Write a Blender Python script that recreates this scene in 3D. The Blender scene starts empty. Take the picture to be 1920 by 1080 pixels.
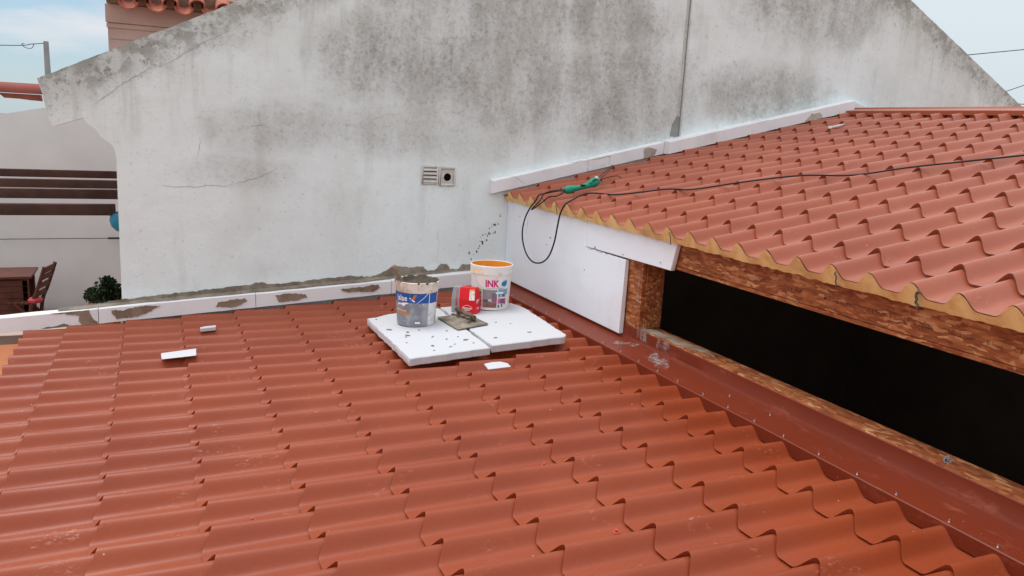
import bpy, bmesh, math, random
from mathutils import Vector, Matrix, noise as mnoise
R = math.radians
random.seed(7)
scene = bpy.context.scene
COL = scene.collection

# ------------------------------------------------------------------ camera
cam_d = bpy.data.cameras.new('camera')
cam = bpy.data.objects.new('camera', cam_d)
COL.objects.link(cam)
cam_d.sensor_width = 36.0
cam_d.lens = 28.125
cam_d.clip_start = 0.05
cam_d.clip_end = 2000
W = ((0.9148, -0.0322, 0.4027), (-0.4007, -0.1990, 0.8943), (0.0513, -0.9795, -0.1950))
right = Vector([w[0] for w in W]).normalized()
back = -Vector([w[2] for w in W]).normalized()
upv = back.cross(right).normalized()
right = upv.cross(back).normalized()
m = Matrix.Identity(4)
for i in range(3):
    m[i][0] = right[i]; m[i][1] = upv[i]; m[i][2] = back[i]
m[0][3], m[1][3], m[2][3] = 0.0, 0.0, 4.6
cam.matrix_world = m
scene.camera = cam

# ------------------------------------------------------------------ sky, sun, exposure
SUN_EL, SUN_AZ = R(70), R(318)          # azimuth measured clockwise from +Y
world = bpy.data.worlds.new('World')
scene.world = world
world.use_nodes = True
wn, wl = world.node_tree.nodes, world.node_tree.links
wn.clear()
wout = wn.new('ShaderNodeOutputWorld'); wbg = wn.new('ShaderNodeBackground')
sky = wn.new('ShaderNodeTexSky'); sky.sky_type = 'NISHITA'; sky.sun_disc = False
sky.sun_elevation = SUN_EL; sky.sun_rotation = SUN_AZ
sky.air_density = 1.0; sky.dust_density = 0.3; sky.ozone_density = 1.0
tc = wn.new('ShaderNodeTexCoord')
mp = wn.new('ShaderNodeMapping'); mp.inputs['Scale'].default_value = (1.6, 1.6, 7.0); mp.inputs['Location'].default_value = (0.35, 0.1, 0.55)
nz = wn.new('ShaderNodeTexNoise'); nz.inputs['Scale'].default_value = 1.5; nz.inputs['Detail'].default_value = 7; nz.inputs['Roughness'].default_value = 0.55
sep = wn.new('ShaderNodeSeparateXYZ')
side = wn.new('ShaderNodeMapRange'); side.inputs[1].default_value = -0.15; side.inputs[2].default_value = 0.6; side.inputs[3].default_value = -0.10; side.inputs[4].default_value = 0.34
addn = wn.new('ShaderNodeMath'); addn.operation = 'ADD'
cr = wn.new('ShaderNodeValToRGB')
cr.color_ramp.elements[0].position = 0.44; cr.color_ramp.elements[0].color = (0.08, 0.08, 0.08, 1)
cr.color_ramp.elements[1].position = 0.65; cr.color_ramp.elements[1].color = (0.97, 0.97, 0.97, 1)
mixc = wn.new('ShaderNodeMix'); mixc.data_type = 'RGBA'
pink = wn.new('ShaderNodeMix'); pink.data_type = 'RGBA'
pink.inputs[6].default_value = (6.9, 6.45, 6.45, 1); pink.inputs[7].default_value = (5.2, 5.8, 6.15, 1)
pm = wn.new('ShaderNodeMapRange'); pm.inputs[1].default_value = -0.1; pm.inputs[2].default_value = 0.35
wl.new(tc.outputs['Generated'], mp.inputs['Vector']); wl.new(mp.outputs[0], nz.inputs['Vector'])
wl.new(tc.outputs['Generated'], sep.inputs[0])
wl.new(sep.outputs['X'], side.inputs[0]); wl.new(nz.outputs[0], addn.inputs[0]); wl.new(side.outputs[0], addn.inputs[1])
side2 = wn.new('ShaderNodeMapRange'); side2.inputs[1].default_value = 0.93; side2.inputs[2].default_value = 0.55; side2.inputs[3].default_value = -0.10; side2.inputs[4].default_value = 0.30
mx = wn.new('ShaderNodeMath'); mx.operation = 'MAXIMUM'
wl.new(sep.outputs['Y'], side2.inputs[0]); wl.new(side.outputs[0], mx.inputs[0]); wl.new(side2.outputs[0], mx.inputs[1]); wl.new(mx.outputs[0], addn.inputs[1])
wl.new(addn.outputs[0], cr.inputs[0]); wl.new(cr.outputs[0], mixc.inputs[0])
wl.new(sep.outputs['X'], pm.inputs[0]); wl.new(pm.outputs[0], pink.inputs[0])
blue = wn.new('ShaderNodeMix'); blue.data_type = 'RGBA'; blue.inputs[0].default_value = 0.65; blue.inputs[7].default_value = (2.3, 3.8, 5.1, 1)
wl.new(sky.outputs[0], blue.inputs[6]); wl.new(blue.outputs[2], mixc.inputs[6]); wl.new(pink.outputs[2], mixc.inputs[7])
# a clouded sky is brighter overhead than at the horizon
zen = wn.new('ShaderNodeMapRange'); zen.inputs[1].default_value = 0.05; zen.inputs[2].default_value = 1.0; zen.inputs[3].default_value = 1.0; zen.inputs[4].default_value = 1.68
sc_ = wn.new('ShaderNodeVectorMath'); sc_.operation = 'SCALE'
wl.new(sep.outputs['Z'], zen.inputs[0]); wl.new(mixc.outputs[2], sc_.inputs[0]); wl.new(zen.outputs[0], sc_.inputs['Scale'])
wl.new(sc_.outputs[0], wbg.inputs['Color']); wbg.inputs['Strength'].default_value = 0.10
wl.new(wbg.outputs[0], wout.inputs['Surface'])

sun_d = bpy.data.lights.new('sun', 'SUN'); sun_d.energy = 1.6; sun_d.angle = R(38); sun_d.color = (1.0, 0.99, 0.98)
sun = bpy.data.objects.new('sun', sun_d); COL.objects.link(sun)
sd = Vector((math.sin(SUN_AZ) * math.cos(SUN_EL), math.cos(SUN_AZ) * math.cos(SUN_EL), math.sin(SUN_EL)))
sun.rotation_euler = (-sd).to_track_quat('-Z', 'Y').to_euler()
scene.view_settings.view_transform = 'Standard'
scene.view_settings.look = 'None'
scene.view_settings.gamma = 1.0
scene.view_settings.exposure = 0.40

# ------------------------------------------------------------------ helpers: objects
def lin(r, g, b):
    f = lambda c: c / 12.92 if c <= 0.04045 else ((c + 0.055) / 1.055) ** 2.4
    return (f(r / 255), f(g / 255), f(b / 255), 1)

def tag(o, label=None, cat=None, group=None, kind=None):
    if label: o['label'] = label
    if cat: o['category'] = cat
    if group: o['group'] = group
    if kind: o['kind'] = kind
    return o

def empty(name, loc=(0, 0, 0), rz=0.0):
    o = bpy.data.objects.new(name, None); COL.objects.link(o)
    o.location = loc; o.rotation_euler = (0, 0, rz); o.empty_display_size = 0.05
    return o

def mesh(name, verts, faces, mat, parent=None, smooth=None, mats=None, fm=None):
    me = bpy.data.meshes.new(name)
    me.from_pydata([tuple(v) for v in verts], [], faces)
    bm = bmesh.new(); bm.from_mesh(me)
    bmesh.ops.remove_doubles(bm, verts=bm.verts, dist=1e-6)
    bmesh.ops.recalc_face_normals(bm, faces=bm.faces)
    bm.to_mesh(me); bm.free()
    me.materials.append(mat)
    o = bpy.data.objects.new(name, me); COL.objects.link(o)
    if parent: o.parent = parent
    if smooth is not None:
        for p in me.polygons: p.use_smooth = True
        me.set_sharp_from_angle(angle=R(smooth))
    return o

class MB:
    def __init__(s): s.v = []; s.f = []
    def add(s, v, f):
        n = len(s.v); s.v += [tuple(x) for x in v]; s.f += [tuple(i + n for i in q) for q in f]; return s
    def box(s, x0, x1, y0, y1, z0, z1, M=None):
        v = [Vector((x, y, z)) for z in (z0, z1) for y in (y0, y1) for x in (x0, x1)]
        if M: v = [M @ p for p in v]
        return s.add(v, [(0, 2, 3, 1), (4, 5, 7, 6), (0, 1, 5, 4), (2, 6, 7, 3), (0, 4, 6, 2), (1, 3, 7, 5)])
    def prism(s, pts, d, M=None):
        """pts: outline (3D), d: extrusion vector"""
        n = len(pts); a = [Vector(p) for p in pts]; b = [p + Vector(d) for p in a]
        v = a + b
        if M: v = [M @ p for p in v]
        f = [tuple(range(n)), tuple(range(2 * n - 1, n - 1, -1))]
        f += [(i, (i + 1) % n, n + (i + 1) % n, n + i) for i in range(n)]
        return s.add(v, f)
    def tube(s, pts, r, n=8, caps=True):
        P = [Vector(p) for p in pts]; base = len(s.v); up = Vector((0.13, 0.31, 0.94))
        for i, p in enumerate(P):
            t = (P[min(i + 1, len(P) - 1)] - P[max(i - 1, 0)]).normalized()
            a = t.cross(up)
            if a.length < 1e-3: a = t.cross(Vector((1, 0, 0)))
            a.normalize(); b = t.cross(a); up = b if b.length > 0 else up
            up = a.cross(t) if abs(a.cross(t).length) > 0 else up
            rr = r[i] if isinstance(r, (list, tuple)) else r
            s.v += [tuple(p + a * rr * math.cos(2 * math.pi * k / n) + b * rr * math.sin(2 * math.pi * k / n)) for k in range(n)]
        for i in range(len(P) - 1):
            for k in range(n):
                k2 = (k + 1) % n
                s.f.append((base + i * n + k, base + i * n + k2, base + (i + 1) * n + k2, base + (i + 1) * n + k))
        if caps:
            s.f.append(tuple(base + k for k in range(n))[::-1]); s.f.append(tuple(base + (len(P) - 1) * n + k for k in range(n)))
        return s
    def lathe(s, prof, n=48, c=(0, 0, 0), jit=None):
        base = len(s.v); m_ = len(prof)
        for k in range(n):
            a = 2 * math.pi * k / n
            for (r, z) in prof:
                dz = jit(a, r, z) if jit else 0
                s.v.append((c[0] + r * math.cos(a), c[1] + r * math.sin(a), c[2] + z + dz))
        for k in range(n):
            k2 = (k + 1) % n
            for i in range(m_ - 1):
                s.f.append((base + k * m_ + i, base + k2 * m_ + i, base + k2 * m_ + i + 1, base + k * m_ + i + 1))
        return s
    def build(s, name, mat, parent=None, smooth=None): return mesh(name, s.v, s.f, mat, parent, smooth)

def bevel(o, w, seg=2, ang=30):
    bm = bmesh.new(); bm.from_mesh(o.data)
    e = [e for e in bm.edges if len(e.link_faces) == 2 and e.calc_face_angle(0) > R(ang)]
    bmesh.ops.bevel(bm, geom=e, offset=w, segments=seg, affect='EDGES', profile=0.6, clamp_overlap=True)
    bm.to_mesh(o.data); bm.free()
    for p in o.data.polygons: p.use_smooth = True
    o.data.set_sharp_from_angle(angle=R(40))
    return o

def ragged(pts, amp, step, seed=0, closed=True):
    """2-D outline with fractal wobble"""
    out = []; n = len(pts)
    for i in range(n if closed else n - 1):
        a = Vector((pts[i][0], pts[i][1], 0)); b = Vector((pts[(i + 1) % n][0], pts[(i + 1) % n][1], 0))
        L = (b - a).length; k = max(1, int(L / step)); d = (b - a) / max(L, 1e-9); nn = Vector((-d.y, d.x, 0))
        for j in range(k):
            p = a + (b - a) * j / k
            w = mnoise.noise(Vector((p.x * 14 + seed * 7.3, p.y * 14, seed))) + 0.6 * mnoise.noise(Vector((p.x * 45 + seed, p.y * 45, 3.1 + seed))) + 0.35 * mnoise.noise(Vector((p.x * 120, p.y * 120, seed + 9)))
            q = p + nn * w * amp
            out.append((q.x, q.y))
    if not closed: out.append(pts[-1])
    return out

def catmull(P, k=8):
    P = [Vector(p) for p in P]; out = []
    for i in range(len(P) - 1):
        p0 = P[max(i - 1, 0)]; p1 = P[i]; p2 = P[i + 1]; p3 = P[min(i + 2, len(P) - 1)]
        for j in range(k):
            t = j / k
            out.append(0.5 * ((2 * p1) + (-p0 + p2) * t + (2 * p0 - 5 * p1 + 4 * p2 - p3) * t * t + (-p0 + 3 * p1 - 3 * p2 + p3) * t ** 3))
    out.append(P[-1]); return out

def text_mesh(body, size, bold=0.0, shear=0.0):
    c = bpy.data.curves.new('txt', 'FONT'); c.body = body; c.size = size; c.offset = bold; c.shear = shear
    c.resolution_u = 3
    o = bpy.data.objects.new('txt', c); COL.objects.link(o)
    bpy.context.view_layer.update()
    dg = bpy.context.evaluated_depsgraph_get()
    me = bpy.data.meshes.new_from_object(o.evaluated_get(dg))
    v = [Vector(x.co) for x in me.vertices]; f = [tuple(p.vertices) for p in me.polygons]
    bpy.data.objects.remove(o); bpy.data.curves.remove(c); bpy.data.meshes.remove(me)
    return v, f

# ------------------------------------------------------------------ helpers: materials
class Mat:
    def __init__(s, name, base=(0.5, 0.5, 0.5, 1), rough=0.8, spec=0.3, metal=0.0):
        s.m = bpy.data.materials.new(name); s.m.use_nodes = True
        s.n = s.m.node_tree.nodes; s.l = s.m.node_tree.links
        s.b = s.n['Principled BSDF']
        s.b.inputs['Base Color'].default_value = base; s.b.inputs['Roughness'].default_value = rough
        s.b.inputs['Specular IOR Level'].default_value = spec; s.b.inputs['Metallic'].default_value = metal
        s.tc = s.n.new('ShaderNodeTexCoord'); s.col = None; s.base = base
    def set(s, sock, val):
        if hasattr(val, 'node') or isinstance(val, bpy.types.NodeSocket): s.l.new(val, sock)
        else: sock.default_value = val
    def vec(s, scale=(1, 1, 1), rot=(0, 0, 0), loc=(0, 0, 0)):
        mp = s.n.new('ShaderNodeMapping'); mp.inputs['Scale'].default_value = scale; mp.inputs['Rotation'].default_value = rot; mp.inputs['Location'].default_value = loc
        s.l.new(s.tc.outputs['Object'], mp.inputs[0]); return mp.outputs[0]
    def noise(s, scale, detail=5, rough=0.55, vec=None, dist=0.0):
        t = s.n.new('ShaderNodeTexNoise'); t.inputs['Scale'].default_value = scale; t.inputs['Detail'].default_value = detail
        t.inputs['Roughness'].default_value = rough; t.inputs['Distortion'].default_value = dist
        s.l.new(vec if vec is not None else s.tc.outputs['Object'], t.inputs['Vector']); return t.outputs[0]
    def voro(s, scale, vec=None, out='Distance', feature='F1'):
        t = s.n.new('ShaderNodeTexVoronoi'); t.feature = feature; t.inputs['Scale'].default_value = scale
        s.l.new(vec if vec is not None else s.tc.outputs['Object'], t.inputs['Vector']); return t.outputs[out]
    def ramp(s, val, a, b, lo=0.0, hi=1.0, smooth=True):
        t = s.n.new('ShaderNodeMapRange'); t.interpolation_type = 'SMOOTHSTEP' if smooth else 'LINEAR'
        s.set(t.inputs[0], val); t.inputs[1].default_value = a; t.inputs[2].default_value = b; t.inputs[3].default_value = lo; t.inputs[4].default_value = hi
        return t.outputs[0]
    def math(s, op, a, b=0.0, clamp=False):
        t = s.n.new('ShaderNodeMath'); t.operation = op; t.use_clamp = clamp; s.set(t.inputs[0], a); s.set(t.inputs[1], b); return t.outputs[0]
    def mix(s, fac, a, b, mode='MIX'):
        t = s.n.new('ShaderNodeMix'); t.data_type = 'RGBA'; t.blend_type = mode
        s.set(t.inputs[0], fac); s.set(t.inputs[6], a); s.set(t.inputs[7], b); return t.outputs[2]
    def over(s, fac, col, mode='MIX'):
        s.col = s.mix(fac, s.col if s.col is not None else s.base, col, mode); s.l.new(s.col, s.b.inputs['Base Color'])
    def bump(s, h, strength=0.3, dist=0.01):
        t = s.n.new('ShaderNodeBump'); t.inputs['Strength'].default_value = strength; t.inputs['Distance'].default_value = dist
        s.l.new(h, t.inputs['Height'])
        if s.b.inputs['Normal'].is_linked: s.l.new(s.b.inputs['Normal'].links[0].from_socket, t.inputs['Normal'])
        s.l.new(t.outputs[0], s.b.inputs['Normal'])
    def xyz(s):
        t = s.n.new('ShaderNodeSeparateXYZ'); s.l.new(s.tc.outputs['Object'], t.inputs[0]); return t.outputs

def simple(name, rgb, rough=0.7, spec=0.3, var=0.12, scale=8, metal=0.0, bumps=0.0, bscale=60):
    M_ = Mat(name, lin(*rgb), rough, spec, metal)
    if var:
        dark = tuple(c * (1 - var * 2.2) for c in lin(*rgb)[:3]) + (1,)
        M_.over(M_.ramp(M_.noise(scale, 6, 0.6), 0.3, 0.75), dark)
    if bumps: M_.bump(M_.noise(bscale, 4), bumps, 0.004)
    return M_.m

def roof_material(name='painted_roof_steel', film=0.03, dust_sheen=0.10):
    M_ = Mat(name, lin(143, 65, 34), 0.43, 0.34)
    M_.b.inputs['Sheen Weight'].default_value = film; M_.b.inputs['Sheen Roughness'].default_value = 0.45; M_.b.inputs['Sheen Tint'].default_value = (1.0, 0.86, 0.80, 1)
    M_.over(M_.ramp(M_.noise(1.3, 3), 0.35, 0.7), lin(134, 58, 30))
    M_.over(M_.math('MULTIPLY', M_.ramp(M_.noise(230, 3, 0.6), 0.45, 0.7), 0.20), lin(168, 82, 58))
    # dusty scuffs: patchy, a little stretched along the ribs
    sc = M_.ramp(M_.noise(5.5, 5, 0.65, M_.vec((1.0, 1.6, 1.0))), 0.55, 0.74)
    sp = M_.ramp(M_.noise(75, 4, 0.7, M_.vec((0.55, 1.4, 1.4))), 0.52, 0.68)
    M_.over(M_.math('MULTIPLY', M_.math('MULTIPLY', sc, sp), 0.6), lin(204, 152, 134))
    dust = M_.ramp(M_.noise(2.0, 5, 0.6), 0.45, 0.8)
    M_.over(M_.math('ADD', M_.math('MULTIPLY', dust, dust_sheen), dust_sheen - 0.10), lin(172, 104, 80))  # pale coat: dust, plus painted sheen on the upper roof
    specks = M_.ramp(M_.voro(9.0, M_.vec((1, 1, 1), loc=(3.1, 0.4, 0))), 0.018, 0.032, 1.0, 0.0)
    M_.over(M_.math('MULTIPLY', specks, 0.7), lin(215, 185, 172))
    M_.l.new(M_.ramp(M_.noise(3.0, 4), 0.3, 0.7, 0.36, 0.50), M_.b.inputs['Roughness'])
    M_.bump(M_.noise(420, 2), 0.06, 0.001)
    M_.bump(M_.noise(4, 2), 0.05, 0.02)
    return M_.m

def flashing_material():
    M_ = Mat('shade_darkened_flashing', lin(116, 47, 25), 0.45, 0.28)  # roof red darkened, the dimmer light on the flashing put into the colour
    M_.over(M_.ramp(M_.noise(1.6, 4), 0.35, 0.7), lin(110, 43, 23))
    M_.over(M_.math('MULTIPLY', M_.ramp(M_.noise(14, 6, 0.7, M_.vec((1, 0.35, 1))), 0.56, 0.74), 0.35), lin(176, 104, 86))
    M_.over(M_.math('MULTIPLY', M_.ramp(M_.voro(13.0), 0.015, 0.03, 1.0, 0.0), 0.6), lin(205, 180, 170))
    M_.bump(M_.noise(5, 3), 0.10, 0.02)
    return M_.m

def eps_material(name='white_foam', tint=(229, 233, 237), dirt=0.2):
    M_ = Mat(name, lin(*tint), 0.75, 0.25)
    M_.over(M_.math('MULTIPLY', M_.ramp(M_.noise(3.2, 6, 0.6), 0.5, 0.8), dirt * 2.5), lin(188, 186, 182))
    M_.over(M_.math('MULTIPLY', M_.ramp(M_.noise(26, 4, 0.7), 0.58, 0.72), dirt * 1.6), lin(205, 203, 200))
    v = M_.voro(260)
    M_.over(M_.math('MULTIPLY', M_.ramp(v, 0.35, 0.7), 0.10), lin(205, 207, 214))
    M_.bump(v, 0.10, 0.002)
    return M_.m

def osb_material():
    """pressed strands: three sets of long flakes lying at different angles, each flake with a tone of its own"""
    M_ = Mat('strand_board', lin(162, 98, 58), 0.7, 0.25)
    wob = M_.n.new('ShaderNodeTexNoise'); wob.inputs['Scale'].default_value = 7; wob.inputs['Detail'].default_value = 3
    M_.l.new(M_.tc.outputs['Object'], wob.inputs['Vector'])
    off = M_.n.new('ShaderNodeVectorMath'); off.operation = 'SCALE'; off.inputs['Scale'].default_value = 0.05
    M_.l.new(wob.outputs['Color'], off.inputs[0])
    add = M_.n.new('ShaderNodeVectorMath'); add.operation = 'ADD'
    M_.l.new(M_.tc.outputs['Object'], add.inputs[0]); M_.l.new(off.outputs[0], add.inputs[1])
    def flakes(rx, rz, sc, seed):
        mp = M_.n.new('ShaderNodeMapping'); mp.inputs['Rotation'].default_value = (rx, 0, rz); mp.inputs['Scale'].default_value = sc; mp.inputs['Location'].default_value = (seed, seed, seed)
        M_.l.new(add.outputs[0], mp.inputs[0])
        t = M_.n.new('ShaderNodeTexVoronoi'); t.inputs['Scale'].default_value = 1.0; t.inputs['Randomness'].default_value = 1.0
        M_.l.new(mp.outputs[0], t.inputs['Vector'])
        sp = M_.n.new('ShaderNodeSeparateColor'); M_.l.new(t.outputs['Color'], sp.inputs[0]); return sp.outputs
    for (rx, rz, sc, seed, lay) in ((0.45, 0.5, (44, 16, 70), 1.3, 1.0), (-0.65, -0.6, (48, 17, 78), 5.1, 0.75), (1.3, 1.2, (54, 20, 84), 9.4, 0.55)):
        r_, g_, b_ = flakes(rx, rz, sc, seed)[:3]
        show = M_.ramp(b_, 1 - lay - 0.02, 1 - lay + 0.02)
        c1 = M_.mix(M_.ramp(r_, 0.15, 0.95), lin(128, 66, 36), lin(180, 114, 70))
        c2 = M_.mix(M_.ramp(g_, 0.84, 0.90), c1, lin(212, 160, 112))
        c3 = M_.mix(M_.ramp(g_, 0.10, 0.05), c2, lin(98, 52, 30))
        M_.over(M_.math('MULTIPLY', show, 0.66), c3)
        g = M_.noise(1.0, 4, 0.7, None)
    grain = M_.noise(55, 5, 0.7)
    M_.over(M_.math('MULTIPLY', M_.ramp(grain, 0.48, 0.66), 0.2), lin(96, 50, 28))
    M_.over(M_.math('MULTIPLY', M_.ramp(M_.noise(4, 4), 0.42, 0.66), 0.4), lin(122, 58, 32))
    M_.bump(M_.noise(34, 5, 0.6), 0.35, 0.004)
    return M_.m

def wall_material():
    """old white lime render: grey algae bloom, drip streaks and rake weathering, in the wall's own metres (x along, z up)"""
    M_ = Mat('weathered_render', lin(227, 241, 243), 0.92, 0.12)
    x, y, z = M_.xyz()
    big = M_.noise(0.9, 7, 0.62, M_.vec((1, 1, 0.85)))
    fine = M_.noise(22, 7, 0.72)
    drip = M_.noise(3.0, 6, 0.6, M_.vec((1.7, 1, 0.45)))
    drip2 = M_.noise(6.5, 5, 0.65, M_.vec((1.9, 1, 0.2), loc=(5, 0, 2)))
    med = M_.noise(3.2, 7, 0.66, M_.vec((1, 1, 0.9), loc=(2, 0, 1)))
    def blob(cx, cz, rx, rz, soft=1.0):
        dx = M_.math('DIVIDE', M_.math('SUBTRACT', x, cx), rx); dz = M_.math('DIVIDE', M_.math('SUBTRACT', z, cz), rz)
        d = M_.math('ADD', M_.math('MULTIPLY', dx, dx), M_.math('MULTIPLY', dz, dz))
        d = M_.math('ADD', d, M_.math('MULTIPLY', M_.math('SUBTRACT', med, 0.5), 2.4))
        return M_.math('MULTIPLY', M_.ramp(d, -0.3, 1.55, 1.0, 0.0), soft)
    # stain field
    f = blob(2.35, 5.05, 1.15, 0.62)
    for b in ((3.55, 4.95, 0.85, 0.55), (0.75, 4.50, 0.46, 0.20, 0.6), (1.45, 5.05, 0.45, 0.40), (0.55, 4.20, 0.44, 0.14, 0.45), (1.75, 4.55, 0.9, 0.24, 0.6),
              (2.6, 5.6, 1.5, 0.35), (3.3, 5.5, 0.9, 0.3), (5.1, 5.0, 0.8, 0.30), (5.5, 5.95, 1.1, 0.5)):
        f = M_.math('MAXIMUM', f, blob(*b))
    f = M_.math('MULTIPLY', f, M_.ramp(M_.math('ADD', M_.math('MULTIPLY', drip, 0.6), M_.math('MULTIPLY', fine, 0.5)), 0.36, 0.66, 0.30, 1.0))
    M_.over(M_.math('MULTIPLY', M_.ramp(big, 0.42, 0.68), 0.28), lin(188, 193, 192))
    M_.over(M_.math('MULTIPLY', f, 0.85), lin(156, 159, 154))
    M_.over(M_.math('MULTIPLY', M_.math('MULTIPLY', f, M_.ramp(M_.noise(38, 6, 0.75), 0.5, 0.64)), 0.68), lin(128, 130, 125))
    # rake weathering: distance below the two roof slopes
    l1 = M_.math('SUBTRACT', M_.math('ADD', M_.math('MULTIPLY', x, 0.49), 5.081), z)
    l2 = M_.math('SUBTRACT', M_.math('ADD', M_.math('MULTIPLY', x, -0.48), 9.247), z)
    e = M_.math('ADD', M_.math('MINIMUM', l1, l2), M_.math('MULTIPLY', M_.math('SUBTRACT', med, 0.5), 0.30))
    top = M_.ramp(e, 0.06, 0.36, 1.0, 0.0)
    blotch = M_.ramp(M_.noise(9, 7, 0.72), 0.40, 0.62)
    M_.over(M_.math('MULTIPLY', M_.math('MULTIPLY', top, M_.ramp(blotch, 0, 1, 0.45, 1.0)), 0.9), lin(146, 148, 142))
    M_.over(M_.math('MULTIPLY', M_.math('MULTIPLY', top, M_.ramp(M_.noise(30, 6, 0.7), 0.54, 0.66)), 0.75), lin(104, 104, 99))
    # drips running down from the rakes
    run = M_.math('MULTIPLY', M_.ramp(e, 0.1, 0.9, 1.0, 0.0), M_.ramp(drip2, 0.48, 0.68))
    M_.over(M_.math('MULTIPLY', run, 0.4), lin(170, 173, 169))
    M_.over(M_.math('MULTIPLY', M_.ramp(drip, 0.54, 0.72), 0.22), lin(170, 173, 170))
    # pale greenish film, fine dark pitting
    M_.over(M_.math('MULTIPLY', M_.ramp(M_.noise(1.7, 5, 0.6, M_.vec((1, 1, 1), loc=(7, 3, 1))), 0.45, 0.7), 0.25), lin(196, 203, 194))
    M_.over(M_.math('MULTIPLY', M_.ramp(fine, 0.57, 0.70), 0.34), lin(142, 141, 136))
    M_.over(M_.math('MULTIPLY', M_.ramp(M_.noise(60, 4, 0.7), 0.62, 0.74), 0.45), lin(120, 119, 114))
    # cleaner, brushed-white zone just above the new roof
    M_.bump(M_.noise(70, 6, 0.65), 0.28, 0.006)
    M_.bump(M_.noise(6, 4, 0.5), 0.25, 0.03)
    return M_.m

def mortar_material(name='grey_mortar', a=(150, 142, 130), b=(118, 108, 96)):
    M_ = Mat(name, lin(*a), 0.92, 0.15)
    M_.over(M_.ramp(M_.noise(9, 6, 0.65), 0.35, 0.65), lin(*b))
    M_.bump(M_.noise(45, 6, 0.65), 0.5, 0.008)
    return M_.m

ROOF = roof_material()
ROOFU = roof_material('sheen_paled_roof_steel', 0.36, 0.26)      # upper roof's grazing sheen, painted in as a paler coat
FLASH = flashing_material()
EPS = eps_material()
EPSD = eps_material('used_white_foam', (191, 194, 199), 0.07)
OSB = osb_material()
WALL = wall_material()
MORT = mortar_material()
MORTB = mortar_material('brown_mortar', (146, 130, 114), (120, 104, 90))
WET = mortar_material('wet_mortar', (92, 84, 76), (66, 60, 54))
PU = Mat('yellow_foam_core', lin(238, 205, 142), 0.85, 0.15)
PU.over(PU.ramp(PU.noise(12, 6, 0.65), 0.45, 0.7), lin(216, 176, 114)); PU.over(PU.math('MULTIPLY', PU.ramp(PU.noise(3.5, 4), 0.52, 0.7), 0.5), lin(168, 128, 80))
PU.bump(PU.noise(120, 4), 0.4, 0.003); PU = PU.m
PLAST = simple('beige_plaster', (196, 178, 164), 0.9, 0.15, 0.06, 3, bumps=0.2)
PEACH = simple('peach_plaster', (178, 114, 80), 0.9, 0.15, 0.06, 3, bumps=0.15)
GWALL = simple('garden_wall_paint', (222, 224, 225), 0.92, 0.12, 0.05, 1.2, bumps=0.15)
BEAMW = simple('dark_stained_timber', (86, 60, 52), 0.65, 0.3, 0.2, 5, bumps=0.2)
WOOD = simple('red_brown_wood', (96, 54, 44), 0.6, 0.3, 0.16, 9, bumps=0.15)
TERRA = Mat('old_terracotta', lin(176, 108, 90), 0.85, 0.2)
TERRA.over(TERRA.ramp(TERRA.noise(11, 6, 0.7), 0.45, 0.68), lin(140, 88, 74)); TERRA.over(TERRA.math('MULTIPLY', TERRA.ramp(TERRA.noise(26, 6, 0.7), 0.55, 0.68), 0.7), lin(112, 90, 78))
TERRA.bump(TERRA.noise(60, 5), 0.3, 0.005); TERRA = TERRA.m
TERRAP = simple('painted_terracotta', (140, 76, 67), 0.7, 0.25, 0.08, 6)
DARK = simple('unlit_room_lining', (128, 112, 100), 0.9, 0.1, 0.1, 2)
GROUND = simple('bare_earth', (150, 132, 108), 0.95, 0.1, 0.15, 0.6, bumps=0.3, bscale=8)
PAVE = simple('patio_floor', (150, 128, 112), 0.9, 0.15, 0.08, 2)
CONC = simple('concrete_pole', (150, 152, 154), 0.9, 0.15, 0.08, 3)
RUBBER = simple('black_rubber', (28, 27, 28), 0.5, 0.35, 0.0)
CRACK = simple('crack_shadow', (160, 160, 157), 0.95, 0.05, 0.1, 20)
TAR = simple('dark_splatter', (104, 103, 102), 0.9, 0.1, 0.2, 30)
WHITEP = simple('white_plastic', (228, 226, 224), 0.45, 0.4, 0.05, 14)
REDSCR = simple('red_screw_paint', (186, 78, 60), 0.4, 0.4, 0.0)
STEEL = simple('bare_steel', (205, 208, 212), 0.3, 0.5, 0.0, metal=0.8)
SEAL = Mat('grey_sealant', lin(190, 182, 180), 0.6, 0.3); SEAL.over(SEAL.ramp(SEAL.noise(30, 5, 0.7), 0.4, 0.65), lin(150, 112, 104)); SEAL.l.new(SEAL.ramp(SEAL.noise(26, 6, 0.75), 0.40, 0.74, 0.0, 0.7), SEAL.b.inputs['Alpha']); SEAL = SEAL.m
VENT = simple('vent_plaster', (208, 208, 202), 0.85, 0.2, 0.08, 12, bumps=0.1)
BLACK = simple('void_black', (16, 15, 15), 0.9, 0.05, 0.0)

# ------------------------------------------------------------------ dimensions of the place (metres)
PITCH, STEP = 0.197, 0.35
SL, SU = R(3.2), R(13.04)
YW = 5.955                     # face of the old gable wall
XF = 2.604                     # face of the foam cladding on the upper room
XO = 2.64                      # face of the strand board
def zlow(x): return 3.255 + (x - 0.8347) * math.tan(SL)      # crest plane, lower roof
def zup(x): return 4.183 + (x - 2.803) * math.tan(SU)        # crest plane, upper roof
HP = 0.056                     # rib height

def rib(t):
    """t in pitches from a crest; 1 at crest, 0 in the pan"""
    t = (t + 0.5) % 1.0 - 0.5
    a = abs(t) / 0.335
    if a >= 1: return -0.02 * min(1, (a - 1) / 0.12)
    return (0.5 + 0.5 * math.cos(math.pi * a)) ** 0.92

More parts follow.
